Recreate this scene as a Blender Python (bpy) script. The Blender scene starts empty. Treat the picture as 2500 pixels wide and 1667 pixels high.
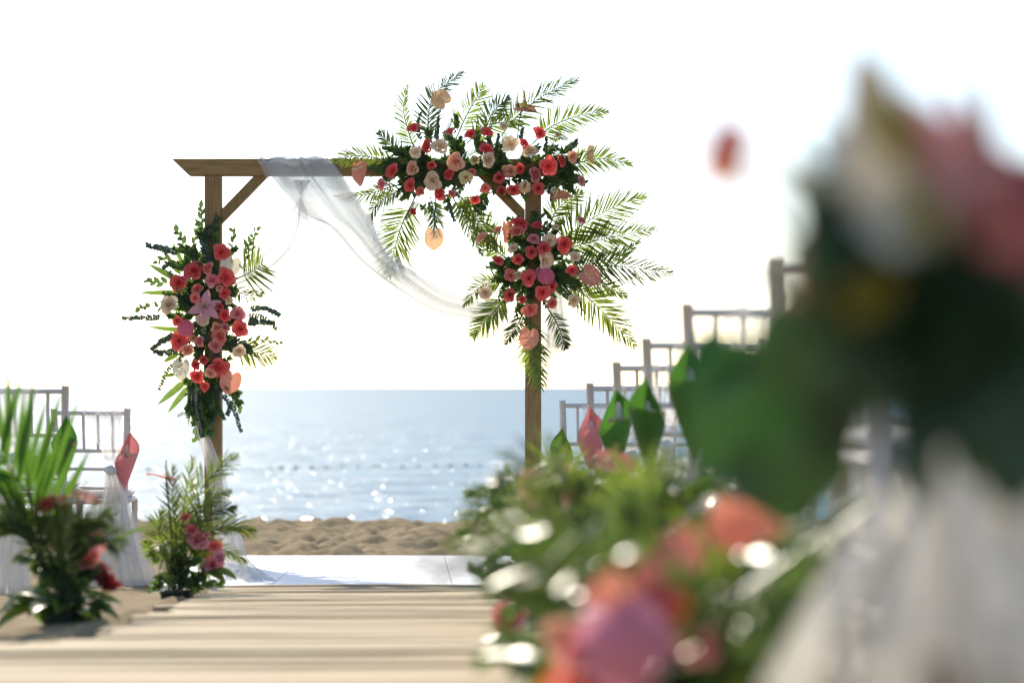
import bpy, math, random
from mathutils import Vector, Matrix, noise
V = Vector
R = random.Random(11)
PI = math.pi
scene = bpy.context.scene
col = scene.collection

# ------------------------------------------------------------------ camera, sky, sun, exposure
ZC = 2.30                      # camera height above the sea
F = 85.0 / 36.0 * 2500         # focal length in photo pixels
HZ = 944.0                     # horizon row in the photo
cam_d = bpy.data.cameras.new('camera')
cam_d.lens = 85; cam_d.sensor_width = 36
cam_d.shift_y = (HZ - 833.5) / 2500
cam_d.clip_start = 0.05; cam_d.clip_end = 40000
cam_d.dof.use_dof = True; cam_d.dof.focus_distance = 13.0; cam_d.dof.aperture_fstop = 2.2
cam = bpy.data.objects.new('camera', cam_d); col.objects.link(cam)
cam.location = (0, 0, ZC); cam.rotation_euler = (PI / 2, 0, 0)
scene.camera = cam

SUN_AZ = math.radians(-18.5)     # left of the view axis
SUN_EL = math.radians(32)
world = bpy.data.worlds.new('World'); scene.world = world; world.use_nodes = True
wn = world.node_tree.nodes; wl = world.node_tree.links
bg = wn['Background']
sky = wn.new('ShaderNodeTexSky'); sky.sky_type = 'NISHITA'; sky.sun_disc = False
sky.sun_elevation = SUN_EL; sky.sun_rotation = SUN_AZ
sky.air_density = 0.85; sky.dust_density = 0.6; sky.ozone_density = 1.5
wl.new(sky.outputs['Color'], bg.inputs['Color']); bg.inputs['Strength'].default_value = 0.15
sun_d = bpy.data.lights.new('sun', 'SUN'); sun_d.energy = 3.4; sun_d.angle = math.radians(0.53)
sun_d.color = (1.0, 0.9, 0.74)
sun = bpy.data.objects.new('sun', sun_d); col.objects.link(sun)
sdir = V((math.sin(SUN_AZ) * math.cos(SUN_EL), math.cos(SUN_AZ) * math.cos(SUN_EL), math.sin(SUN_EL)))
sun.rotation_euler = sdir.to_track_quat('Z', 'Y').to_euler()
sun.location = (-6, 10, 12)
vs = scene.view_settings
vs.view_transform = 'Standard'; vs.look = 'None'; vs.exposure = 0.5; vs.gamma = 1.0; vs.use_curve_mapping = False
scene.cycles.use_denoising = True
scene.cycles.max_bounces = 10; scene.cycles.transparent_max_bounces = 24
scene.cycles.sample_clamp_indirect = 6.0

# ------------------------------------------------------------------ helpers
def P(px, py, d):              # photo pixel + distance -> world point
    return V(((px - 1250) / F * d, d, ZC + (HZ - py) / F * d))
def board_z(y): return ZC - 0.31 - 0.0527 * y
def aisle_x(y): return -0.255 - 0.0383 * y
def unit(v): return v.normalized() if v.length > 1e-9 else V((0, 0, 1))

WM = {}                        # world matrices of what has been linked
def obj(name, data, M, parent=None):
    o = bpy.data.objects.new(name, data); col.objects.link(o)
    WM[o] = M
    if parent is not None:
        o.parent = parent
        o.matrix_basis = WM[parent].inverted() @ M
    else:
        o.matrix_basis = M
    return o
def tag(o, label, cat, group=None):
    o['label'] = label; o['category'] = cat
    if group: o['group'] = group
    return o
def thing(name, label, cat, loc, group=None):
    return tag(obj(name, None, Matrix.Translation(V(loc))), label, cat, group)
def part_label(o, label): o['label'] = label; return o

class MB:
    def __init__(s): s.v = []; s.f = []; s.m = []
    def add(s, vs_, fs, m=0):
        b = len(s.v); s.v.extend(vs_)
        for f in fs: s.f.append(tuple(i + b for i in f)); s.m.append(m)
    def grid(s, rows, m=0, closed=False):
        nu = len(rows); nv = len(rows[0]); vs_ = [p for r in rows for p in r]; fs = []
        for i in range(nu - 1):
            for j in range(nv - (0 if closed else 1)):
                k = (j + 1) % nv
                fs.append((i * nv + j, i * nv + k, (i + 1) * nv + k, (i + 1) * nv + j))
        s.add(vs_, fs, m)
    def tube(s, pts, rad, n=6, m=0, cap=True):
        rows = []
        for i, p in enumerate(pts):
            a = pts[max(0, i - 1)]; b = pts[min(len(pts) - 1, i + 1)]
            t = unit(b - a); ref = V((0, 0, 1)) if abs(t.z) < .9 else V((1, 0, 0))
            x = unit(t.cross(ref)); y = t.cross(x)
            r = rad(i / (len(pts) - 1)) if callable(rad) else rad
            rows.append([p + x * (r * math.cos(2 * PI * k / n)) + y * (r * math.sin(2 * PI * k / n)) for k in range(n)])
        b = len(s.v); s.grid(rows, m, True)
        if cap:
            s.f.append(tuple(b + k for k in range(n))); s.m.append(m)
            e = b + (len(pts) - 1) * n; s.f.append(tuple(e + k for k in reversed(range(n)))); s.m.append(m)
    def box(s, c, sx, sy, sz, rot=None, m=0, bev=0.0):
        c = V(c); vs_ = []; hx, hy, hz = sx / 2, sy / 2, sz / 2
        if bev <= 0:
            for z in (-hz, hz):
                for x, y in ((-hx, -hy), (hx, -hy), (hx, hy), (-hx, hy)): vs_.append(V((x, y, z)))
            fs = [(3, 2, 1, 0), (4, 5, 6, 7), (0, 1, 5, 4), (1, 2, 6, 5), (2, 3, 7, 6), (3, 0, 4, 7)]
        else:
            fs = []
            for z, k in ((-hz, bev), (-hz + bev, 0), (hz - bev, 0), (hz, bev)):
                for x, y in ((-hx + k, -hy + k), (hx - k, -hy + k), (hx - k, hy - k), (-hx + k, hy - k)): vs_.append(V((x, y, z)))
            fs = [(3, 2, 1, 0), (12, 13, 14, 15)]
            for L in range(3):
                for j in range(4):
                    k = (j + 1) % 4; fs.append((L * 4 + j, L * 4 + k, L * 4 + 4 + k, L * 4 + 4 + j))
        if rot is not None: vs_ = [rot @ p for p in vs_]
        s.add([p + c for p in vs_], fs, m)
    def mesh(s, name, mats, origin=None, smooth=True):
        me = bpy.data.meshes.new(name)
        o = V(origin) if origin is not None else V((0, 0, 0))
        me.from_pydata([tuple(p - o) for p in s.v], [], s.f); me.update()
        for mt in (mats if isinstance(mats, (list, tuple)) else [mats]): me.materials.append(mt)
        if any(s.m): me.polygons.foreach_set('material_index', s.m)
        if smooth: me.polygons.foreach_set('use_smooth', [True] * len(me.polygons))
        return me
    def build(s, name, mats, parent=None, origin=None, smooth=True):
        o = V(origin) if origin is not None else (s.v[0].copy() if s.v else V((0, 0, 0)))
        return obj(name, s.mesh(name, mats, o, smooth), Matrix.Translation(o), parent)

def spline(pts, n):            # Catmull-Rom through points
    pts = [V(p) for p in pts]
    if len(pts) == 2: return [pts[0].lerp(pts[1], i / (n - 1)) for i in range(n)]
    q = [pts[0] * 2 - pts[1]] + pts + [pts[-1] * 2 - pts[-2]]
    out = []
    for i in range(n):
        t = i / (n - 1) * (len(pts) - 1); k = min(int(t), len(pts) - 2); u = t - k
        a, b, c, d = q[k], q[k + 1], q[k + 2], q[k + 3]
        out.append(0.5 * ((2 * b) + (c - a) * u + (2 * a - 5 * b + 4 * c - d) * u * u + (3 * b - a - 3 * c + d) * u ** 3))
    return out
def pspline(ps, d0, d1, n):    # photo pixels -> 3D curve with depth running d0 -> d1
    k = len(ps) - 1
    return spline([P(x, y, d0 + (d1 - d0) * i / k) for i, (x, y) in enumerate(ps)], n)

# ------------------------------------------------------------------ materials
def mat(name):
    m = bpy.data.materials.new(name); m.use_nodes = True
    return m, m.node_tree.nodes, m.node_tree.links, m.node_tree.nodes['Principled BSDF']
def jitter_color(n, l, c, amt=0.12, scale=None):
    """base colour varied per object and by a little noise"""
    oi = n.new('ShaderNodeObjectInfo'); mr = n.new('ShaderNodeMapRange')
    mr.inputs['To Min'].default_value = 1 - amt; mr.inputs['To Max'].default_value = 1 + amt
    l.new(oi.outputs['Random'], mr.inputs['Value'])
    tc = n.new('ShaderNodeTexCoord'); nz = n.new('ShaderNodeTexNoise'); nz.inputs['Scale'].default_value = scale or 30
    l.new(tc.outputs['Object'], nz.inputs['Vector'])
    mr2 = n.new('ShaderNodeMapRange'); mr2.inputs['To Min'].default_value = 1 - amt * 1.6; mr2.inputs['To Max'].default_value = 1 + amt * 1.6
    l.new(nz.outputs['Fac'], mr2.inputs['Value'])
    mu = n.new('ShaderNodeMath'); mu.operation = 'MULTIPLY'; l.new(mr.outputs[0], mu.inputs[0]); l.new(mr2.outputs[0], mu.inputs[1])
    hv = n.new('ShaderNodeHueSaturation'); hv.inputs['Color'].default_value = (*c, 1); l.new(mu.outputs[0], hv.inputs['Value'])
    return hv.outputs['Color']
def thin(name, c, tcol, tfac, rough=0.5, spec=0.5, amt=0.12, scale=None):
    """leaf or petal: reflecting face plus light passing through"""
    m, n, l, b = mat(name)
    cc = jitter_color(n, l, c, amt, scale); l.new(cc, b.inputs['Base Color'])
    b.inputs['Roughness'].default_value = rough; b.inputs['Specular IOR Level'].default_value = spec
    t = n.new('ShaderNodeBsdfTranslucent'); ct = jitter_color(n, l, tcol, amt, scale); l.new(ct, t.inputs['Color'])
    mx = n.new('ShaderNodeMixShader'); mx.inputs[0].default_value = tfac
    l.new(b.outputs[0], mx.inputs[1]); l.new(t.outputs[0], mx.inputs[2]); l.new(mx.outputs[0], n['Material Output'].inputs['Surface'])
    return m
M = {}
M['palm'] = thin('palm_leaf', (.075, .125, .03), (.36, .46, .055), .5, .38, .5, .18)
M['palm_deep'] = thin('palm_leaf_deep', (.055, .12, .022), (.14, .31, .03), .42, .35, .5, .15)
M['leaf_dark'] = thin('painted_shade_leaf', (.028, .058, .024), (.06, .14, .03), .18, .4, .4, .2)  # leaf colour darkened, so the bouquet's shade is painted in
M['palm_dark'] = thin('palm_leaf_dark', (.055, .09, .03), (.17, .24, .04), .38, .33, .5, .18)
M['leaf'] = thin('dark_leaf', (.07, .12, .045), (.18, .3, .055), .42, .35, .5, .25)
M['leaf_blue'] = thin('eucalyptus_leaf', (.07, .11, .085), (.1, .16, .09), .28, .5, .4, .18)
M['leaf_gloss'] = thin('glossy_leaf', (.055, .105, .035), (.2, .33, .05), .4, .3, .6, .15)
M['leaf_big'] = thin('broad_leaf', (.022, .07, .02), (.05, .15, .03), .25, .3, .5, .15)
M['fern'] = thin('fern', (.06, .11, .03), (.18, .28, .05), .4, .5, .4, .18)
M['strap'] = thin('strap_leaf', (.1, .19, .045), (.3, .45, .06), .45, .35, .5, .15)
M['stem'] = thin('stem', (.06, .075, .03), (.1, .12, .04), .1, .5, .4, .15)
PET = {'red': ((.85, .16, .145), (.9, .15, .12)), 'coral': ((.86, .29, .23), (.92, .28, .19)),
       'pink': ((.86, .36, .34), (.9, .36, .32)), 'peach': ((.92, .52, .36), (.95, .52, .33)),
       'cream': ((.93, .75, .54), (.95, .76, .5)), 'orange': ((.8, .3, .12), (.9, .33, .1)),
       'white': ((.9, .82, .62), (.9, .82, .56)), 'yellow': ((.78, .66, .36), (.85, .7, .3)),
       'salmon': ((.8, .30, .22), (.9, .33, .19)), 'apricot': ((.85, .5, .28), (1.0, .6, .3)),
       'lily': ((.84, .4, .44), (.9, .42, .42)), 'magenta': ((.74, .22, .32), (.78, .22, .3)),
       'darkred': ((.2, .015, .02), (.3, .02, .02)), 'mauve': ((.70, .35, .46), (.72, .33, .42)), 'gold': ((.62, .46, .04), (.75, .55, .04))}
for k, (a, b) in PET.items():
    gl = k in ('salmon', 'apricot', 'white')
    M[k] = thin('petal_' + k, a, b, .38, .3 if gl else .55, .5 if gl else .3, .1, 8)
for k in ('cream', 'white', 'yellow', 'pink', 'lily', 'red', 'coral', 'gold', 'darkred'):  # petal colours dimmed and made less translucent to cut the backlit glow
    a, b = PET[k]; f_ = .7 if k != 'gold' else .5
    M['thick_' + k] = thin('thick_petal_' + k, tuple(v * f_ for v in a), b, .07, .6, .25, .12, 8)
def simple(name, c, rough=.6, spec=.4, amt=.1, scale=12):
    m, n, l, b = mat(name); l.new(jitter_color(n, l, c, amt, scale), b.inputs['Base Color'])
    b.inputs['Roughness'].default_value = rough; b.inputs['Specular IOR Level'].default_value = spec; return m
M['spadix'] = simple('spadix', (.8, .62, .3), .6)
M['anther'] = simple('anther', (.3, .14, .03), .7)
M['pot'] = simple('planter_green', (.012, .028, .018), .55)
M['twine'] = simple('twine', (.45, .32, .14), .9)
M['float'] = simple('float', (.17, .24, .24), .7)
M['chair'] = simple('chair_paint', (.62, .58, .55), .45, .5, .06)
M['cushion'] = simple('cushion', (.72, .7, .66), .8, .2, .05)
M['ribbon'] = simple('ribbon', (.7, .55, .45), .6)
M['cone_green'] = thin('cone_leaf', (.055, .16, .03), (.12, .32, .04), .35, .35, .4, .1, 10)
M['cone_pink'] = thin('cone_paper', (.72, .27, .27), (.8, .28, .26), .3, .6, .2, .06, 10)

def wood(name, c1, c2, axis_scale, rough=.7, contrast=1.0, bump=.25):
    m, n, l, b = mat(name)
    tc = n.new('ShaderNodeTexCoord'); mp = n.new('ShaderNodeMapping'); mp.inputs['Scale'].default_value = axis_scale
    l.new(tc.outputs['Object'], mp.inputs['Vector'])
    oi = n.new('ShaderNodeObjectInfo'); ad = n.new('ShaderNodeVectorMath'); ad.operation = 'ADD'
    sc = n.new('ShaderNodeVectorMath'); sc.operation = 'SCALE'; sc.inputs[0].default_value = (37, 17, 53); l.new(oi.outputs['Random'], sc.inputs['Scale'])
    l.new(mp.outputs[0], ad.inputs[0]); l.new(sc.outputs[0], ad.inputs[1])
    nz = n.new('ShaderNodeTexNoise'); nz.inputs['Scale'].default_value = 6; nz.inputs['Detail'].default_value = 7; nz.inputs['Roughness'].default_value = .62
    l.new(ad.outputs[0], nz.inputs['Vector'])
    cr = n.new('ShaderNodeValToRGB'); cr.color_ramp.elements[0].position = .3; cr.color_ramp.elements[1].position = .72
    cr.color_ramp.elements[0].color = (*c1, 1); cr.color_ramp.elements[1].color = (*c2, 1); l.new(nz.outputs['Fac'], cr.inputs['Fac'])
    mr = n.new('ShaderNodeMapRange'); mr.inputs['To Min'].default_value = 1 - .14 * contrast; mr.inputs['To Max'].default_value = 1 + .12 * contrast
    l.new(oi.outputs['Random'], mr.inputs['Value'])
    hv = n.new('ShaderNodeHueSaturation'); l.new(cr.outputs[0], hv.inputs['Color']); l.new(mr.outputs[0], hv.inputs['Value'])
    l.new(hv.outputs[0], b.inputs['Base Color']); b.inputs['Roughness'].default_value = rough; b.inputs['Specular IOR Level'].default_value = .3
    bp = n.new('ShaderNodeBump'); bp.inputs['Strength'].default_value = bump; bp.inputs['Distance'].default_value = .004
    l.new(nz.outputs['Fac'], bp.inputs['Height']); l.new(bp.outputs[0], b.inputs['Normal'])
    return m
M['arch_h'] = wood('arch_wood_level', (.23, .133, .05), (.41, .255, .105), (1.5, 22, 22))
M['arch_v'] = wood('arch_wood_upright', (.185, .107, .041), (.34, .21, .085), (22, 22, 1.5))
M['board'] = wood('walkway_wood', (.45, .325, .175), (.61, .475, .28), (1.2, 16, 16), .75, 1.0, .2)

def tulle(name, dens=.45, c=(.86, .86, .88), streak=40, thru=.6):
    m, n, l, b = mat(name)
    n.remove(b)
    d = n.new('ShaderNodeBsdfDiffuse'); d.inputs['Color'].default_value = (*c, 1)
    t = n.new('ShaderNodeBsdfTranslucent'); t.inputs['Color'].default_value = (*c, 1)
    mx = n.new('ShaderNodeMixShader'); mx.inputs[0].default_value = thru; l.new(d.outputs[0], mx.inputs[1]); l.new(t.outputs[0], mx.inputs[2])
    tr = n.new('ShaderNodeBsdfTransparent'); mo = n.new('ShaderNodeMixShader')
    uv = n.new('ShaderNodeUVMap'); mp = n.new('ShaderNodeMapping'); mp.inputs['Scale'].default_value = (streak, 1.2, 1); l.new(uv.outputs[0], mp.inputs['Vector'])
    nz = n.new('ShaderNodeTexNoise'); nz.inputs['Scale'].default_value = 1; nz.inputs['Detail'].default_value = 4; l.new(mp.outputs[0], nz.inputs['Vector'])
    mr = n.new('ShaderNodeMapRange'); mr.inputs['From Min'].default_value = .3; mr.inputs['From Max'].default_value = .7
    mr.inputs['To Min'].default_value = dens * .6; mr.inputs['To Max'].default_value = min(1, dens * 1.4); l.new(nz.outputs['Fac'], mr.inputs['Value'])
    l.new(mr.outputs[0], mo.inputs[0]); l.new(tr.outputs[0], mo.inputs[1]); l.new(mx.outputs[0], mo.inputs[2])
    l.new(mo.outputs[0], n['Material Output'].inputs['Surface'])
    return m
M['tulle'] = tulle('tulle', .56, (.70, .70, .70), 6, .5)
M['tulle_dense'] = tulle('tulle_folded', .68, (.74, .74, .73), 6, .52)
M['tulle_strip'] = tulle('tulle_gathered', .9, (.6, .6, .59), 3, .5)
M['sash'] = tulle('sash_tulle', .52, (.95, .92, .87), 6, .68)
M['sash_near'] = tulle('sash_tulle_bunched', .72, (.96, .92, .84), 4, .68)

def make_sand():
    m, n, l, b = mat('sand')
    tc = n.new('ShaderNodeTexCoord'); nz = n.new('ShaderNodeTexNoise'); nz.inputs['Scale'].default_value = 3.5; nz.inputs['Detail'].default_value = 9; nz.inputs['Roughness'].default_value = .65
    l.new(tc.outputs['Object'], nz.inputs['Vector'])
    cr = n.new('ShaderNodeValToRGB'); cr.color_ramp.elements[0].position = .32; cr.color_ramp.elements[1].position = .7
    cr.color_ramp.elements[0].color = (.26, .185, .095, 1); cr.color_ramp.elements[1].color = (.41, .31, .175, 1)
    l.new(nz.outputs['Fac'], cr.inputs['Fac']); l.new(cr.outputs[0], b.inputs['Base Color'])
    b.inputs['Roughness'].default_value = .95; b.inputs['Specular IOR Level'].default_value = .15
    n2 = n.new('ShaderNodeTexNoise'); n2.inputs['Scale'].default_value = 60; n2.inputs['Detail'].default_value = 6; l.new(tc.outputs['Object'], n2.inputs['Vector'])
    bp = n.new('ShaderNodeBump'); bp.inputs['Strength'].default_value = .5; bp.inputs['Distance'].default_value = .01
    l.new(n2.outputs['Fac'], bp.inputs['Height']); l.new(bp.outputs[0], b.inputs['Normal'])
    return m
M['sand'] = make_sand()
def make_sea():
    m, n, l, b = mat('sea_water')
    b.inputs['Base Color'].default_value = (.09, .23, .33, 1); b.inputs['Roughness'].default_value = .62; b.inputs['IOR'].default_value = 1.333
    geo = n.new('ShaderNodeNewGeometry')
    acc = None
    for sx, sy, k in ((.22, .5, .45), (.8, 1.9, .85), (3.2, 6.5, .7)):
        mp = n.new('ShaderNodeMapping'); mp.inputs['Scale'].default_value = (sx, sy, 1); l.new(geo.outputs['Position'], mp.inputs['Vector'])
        nz = n.new('ShaderNodeTexNoise'); nz.inputs['Scale'].default_value = 1; nz.inputs['Detail'].default_value = 2; l.new(mp.outputs[0], nz.inputs['Vector'])
        sb = n.new('ShaderNodeVectorMath'); sb.operation = 'SUBTRACT'; sb.inputs[1].default_value = (.5, .5, .5); l.new(nz.outputs['Color'], sb.inputs[0])
        mu = n.new('ShaderNodeVectorMath'); mu.operation = 'MULTIPLY'; mu.inputs[1].default_value = (k * .8, k, 0); l.new(sb.outputs[0], mu.inputs[0])
        if acc is None: acc = mu.outputs[0]
        else:
            ad = n.new('ShaderNodeVectorMath'); ad.operation = 'ADD'; l.new(acc, ad.inputs[0]); l.new(mu.outputs[0], ad.inputs[1]); acc = ad.outputs[0]
    ad = n.new('ShaderNodeVectorMath'); ad.operation = 'ADD'; l.new(acc, ad.inputs[0]); l.new(geo.outputs['Normal'], ad.inputs[1])
    nm = n.new('ShaderNodeVectorMath'); nm.operation = 'NORMALIZE'; l.new(ad.outputs[0], nm.inputs[0]); l.new(nm.outputs[0], b.inputs['Normal'])
    # scattered steep wavelets that flash in the sun
    mp = n.new('ShaderNodeMapping'); mp.inputs['Scale'].default_value = (4.6, 2.2, 1); l.new(geo.outputs['Position'], mp.inputs['Vector'])
    nz = n.new('ShaderNodeTexNoise'); nz.inputs['Scale'].default_value = 1; nz.inputs['Detail'].default_value = 1; l.new(mp.outputs[0], nz.inputs['Vector'])
    sb = n.new('ShaderNodeVectorMath'); sb.operation = 'SUBTRACT'; sb.inputs[1].default_value = (.5, .5, .5); l.new(nz.outputs['Color'], sb.inputs[0])
    mu = n.new('ShaderNodeVectorMath'); mu.operation = 'MULTIPLY'; mu.inputs[1].default_value = (2.1, 2.1, 0); l.new(sb.outputs[0], mu.inputs[0])
    a2 = n.new('ShaderNodeVectorMath'); a2.operation = 'ADD'; l.new(mu.outputs[0], a2.inputs[0]); l.new(geo.outputs['Normal'], a2.inputs[1])
    n2 = n.new('ShaderNodeVectorMath'); n2.operation = 'NORMALIZE'; l.new(a2.outputs[0], n2.inputs[0])
    gl = n.new('ShaderNodeBsdfGlossy'); gl.inputs['Roughness'].default_value = .14; gl.inputs['Color'].default_value = (.5, .5, .5, 1); l.new(n2.outputs[0], gl.inputs['Normal'])
    mx = n.new('ShaderNodeMixShader'); mx.inputs[0].default_value = .05; l.new(b.outputs[0], mx.inputs[1]); l.new(gl.outputs[0], mx.inputs[2])
    l.new(mx.outputs[0], n['Material Output'].inputs['Surface'])
    return m
M['sea'] = make_sea()
def make_panel():
    m, n, l, b = mat('white_panel')
    tc = n.new('ShaderNodeTexCoord'); nz = n.new('ShaderNodeTexNoise'); nz.inputs['Scale'].default_value = 5; nz.inputs['Detail'].default_value = 8
    l.new(tc.outputs['Object'], nz.inputs['Vector'])
    cr = n.new('ShaderNodeValToRGB'); cr.color_ramp.elements[0].position = .25; cr.color_ramp.elements[1].position = .55
    cr.color_ramp.elements[0].color = (.66, .66, .66, 1); cr.color_ramp.elements[1].color = (.82, .82, .82, 1)
    l.new(nz.outputs['Fac'], cr.inputs['Fac']); l.new(cr.outputs[0], b.inputs['Base Color']); b.inputs['Roughness'].default_value = .5
    return m
M['panel'] = make_panel()

# ------------------------------------------------------------------ the setting
STAGE0, STAGE1 = 10.62, 14.2
def stage_z(y): return ZC - .872 - .0327 * (y - STAGE0)
def sand_z(x, y):
    if y < 16: z = ZC - .345 - .0527 * y
    else: z = ZC - 1.188
    z = max(z, ZC - 1.19) if y < 21.4 else z
    if y > 21.2: z -= .115 * (y - 21.2)
    if y < -2: z = ZC - .345 + .1
    a = .014 + .05 * min(1, max(0, (y - 14.5) / 2)) if y < 22 else .02
    dx = x - aisle_x(y)
    inside = (-.66 - (0 if y > 6.3 else min(.42, (6.3 - y) * .3)) < dx < .66) and y < STAGE1 + .1 or (STAGE0 - .1 < y < STAGE1 + .1 and abs(dx) < 1.0)
    if abs(dx) < 12 and -1 < y < 24:
        q = (noise.noise(V((x * 2.2, y * 1.6, 0))) + .9 * noise.noise(V((x * 5.5, y * 3.6, 4))) + .7 * noise.noise(V((x * 12, y * 7, 8))))
        z += a * q * (0.2 if inside else 1) + (.012 * noise.noise(V((x * 1.1, y * 1.1, 2))) if not inside else 0)
    if inside: z -= .035
    else:
        e = abs(dx) - .66                                   # sand banked up along the boards
        if y < STAGE0: z += .03 * math.exp(-max(0, e) / .12)
    return z
def axis(a, b, step, far_lo, far_hi):
    n = int(round((b - a) / step)); mid = [a + (b - a) * i / n for i in range(n + 1)]
    return sorted(set(far_lo)) + mid + sorted(set(far_hi))
xs = axis(-5.2, 4.0, .045, [-400, -120, -40, -16, -9, -6.5], [5.2, 7, 10, 18, 45, 130, 400])
ys = axis(1.0, 23.0, .06, [-60, -20, -8, -3, -.5], [24, 26, 30, 36, 44])
mb = MB(); mb.grid([[V((x, y, sand_z(x, y))) for x in xs] for y in ys])
o = mb.build('beach', M['sand'], origin=(0, 0, 0)); o['kind'] = 'structure'

mb = MB(); rows = []
yy = 23.0; sy = []
while yy < 20000:
    sy.append(yy); yy *= 1.012 if yy < 220 else 1.12
for y in sy:
    r = []
    for i in range(181):
        u = i / 90 - 1; x = u * (14 + y * 0.55) if y < 1000 else u * y * 3
        k = 1 if y < 60 else max(0, 1 - (y - 60) / 160)
        z = k * (.07 * noise.noise(V((x * .35, y * .5, 1))) + .045 * noise.noise(V((x * 1.0, y * 1.2, 3))))
        r.append(V((x, y, z)))
    rows.append(r)
mb.grid(rows); o = mb.build('sea', M['sea'], origin=(0, 0, 0)); o['kind'] = 'structure'

# walkway of loose cross planks
walk = obj('walkway', None, Matrix.Translation(V((aisle_x(5), 5, board_z(5))))); walk['kind'] = 'structure'
ANG = math.atan(-.0383)
pl_w = .142
vars_ = []
for k in range(6):
    b_ = MB(); rows = []
    L = 1.14 + R.uniform(-.02, .03); bow = R.uniform(-.006, .006)
    for i in range(7):
        u = i / 6 - .5; zz = bow * (1 - 4 * u * u) + R.uniform(-.0012, .0012)
        x = u * L; w = pl_w / 2 - .004; e = .003; h = .024
        rows.append([V((x, -w, zz - h)), V((x, -w, zz - e)), V((x, -w + e, zz)), V((x, w - e, zz)), V((x, w, zz - e)), V((x, w, zz - h))])
    b_.grid(rows, closed=True)
    n6 = 6; b_.f.append(tuple(reversed(range(6)))); b_.m.append(0); b_.f.append(tuple(range(36, 42))); b_.m.append(0)
    vars_.append(b_.mesh('plank', M['board'], smooth=False))
y = -.6; i = 0
while y < STAGE0 - .02:
    z = board_z(y) + R.gauss(0, .0011) + (R.uniform(.002, .006) if R.random() < .14 else 0)
    rot = Matrix.Rotation(-ANG * -1 * -1 + R.gauss(0, .004), 4, 'Z') @ Matrix.Rotation(R.gauss(0, .0035), 4, 'Y') @ Matrix.Rotation(-.0527 + R.gauss(0, .007), 4, 'X')
    ex = 0.0 if y > 6.3 else min(.42, (6.3 - y) * .3)
    obj('plank', R.choice(vars_), Matrix.Translation(V((aisle_x(y) + R.gauss(0, .022) - ex / 2, y, z))) @ rot @ Matrix.Diagonal((1 + ex / 1.14, 1, 1, 1)), walk)
    y += pl_w + R.choice((.002, .004, .006, .012)); i += 1

# white panelled platform under the arch
stage = obj('platform', None, Matrix.Translation(V((aisle_x(12.4), 12.4, stage_z(12.4))))); stage['kind'] = 'structure'
px_edges = [-.93, -.40, .40, .95]
for a, b in zip(px_edges[:-1], px_edges[1:]):
    for y0, y1 in ((STAGE0 + .01, STAGE1),):
        q = MB(); cx = aisle_x(12.4); t = .04
        def c(x, y, dz): return V((cx + x - .0383 * (y - 12.4), y, stage_z(y) + dz))
        g = .0016
        v_ = [c(a + g, y0, 0), c(b - g, y0, 0), c(b - g, y1, 0), c(a + g, y1, 0), c(a + g, y0, -t), c(b - g, y0, -t), c(b - g, y1, -t), c(a + g, y1, -t)]
        q.add(v_, [(0, 1, 2, 3), (7, 6, 5, 4), (0, 4, 5, 1), (1, 5, 6, 2), (2, 6, 7, 3), (3, 7, 4, 0)])
        q.build('panel', M['panel'], stage, smooth=False)

# ------------------------------------------------------------------ arch
AD = 13.2
S = AD / F                                          # metres per photo pixel at the arch
def A(px, py, dd=0): return P(px, py, AD) + V((0, dd, 0))
base_z = stage_z(AD)
arch = thing('wedding_arch', 'brown timber wedding arch with two posts, mitred top beam and corner braces', 'arch', (A(911, 0).x, AD, base_z))
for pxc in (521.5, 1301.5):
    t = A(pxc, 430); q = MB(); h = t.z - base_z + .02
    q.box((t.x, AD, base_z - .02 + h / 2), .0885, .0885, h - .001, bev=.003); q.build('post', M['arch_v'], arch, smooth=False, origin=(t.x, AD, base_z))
def prism(pts, y0, y1):
    q = MB(); n = len(pts)
    q.add([V((p.x, y0, p.z)) for p in pts] + [V((p.x, y1, p.z)) for p in pts],
          [tuple(range(n)), tuple(reversed(range(n, 2 * n)))] + [(i, n + i, n + (i + 1) % n, (i + 1) % n) for i in range(n)])
    q.f = [tuple(reversed(f)) for f in q.f]
    return q
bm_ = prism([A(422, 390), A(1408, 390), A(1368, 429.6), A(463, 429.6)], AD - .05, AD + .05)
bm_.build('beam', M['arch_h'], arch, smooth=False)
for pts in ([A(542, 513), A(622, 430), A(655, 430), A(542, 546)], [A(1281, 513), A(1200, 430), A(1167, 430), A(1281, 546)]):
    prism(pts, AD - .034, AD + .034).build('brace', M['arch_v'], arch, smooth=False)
q = MB(); q.tube([A(519, 575, -.048), A(517, 500, -.048), A(514, 440, -.048)], .0016, 5)
q.tube([A(514, 440, -.048), A(520, 437, -.052), A(524, 455, -.05)], .003, 5); part_label(q.build('twine', M['twine'], arch), 'loop of twine on the post')

# ------------------------------------------------------------------ flowers and foliage
def place(loc, facing, r, spin=None, up=None):
    z = unit(facing)
    if up is not None:
        y = unit(up - z * up.dot(z)); x = y.cross(z)
    else:
        ref = V((0, 0, 1)) if abs(z.z) < .95 else V((1, 0, 0))
        x = unit(ref.cross(z)); y = z.cross(x)
        a = R.uniform(0, 2 * PI) if spin is None else spin
        x, y = x * math.cos(a) + y * math.sin(a), y * math.cos(a) - x * math.sin(a)
    Mx = Matrix((x, y, z)).transposed().to_4x4()
    s = r if isinstance(r, tuple) else (r, r, r)
    return Matrix.Translation(loc) @ Mx @ Matrix.Diagonal((*s, 1))

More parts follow.
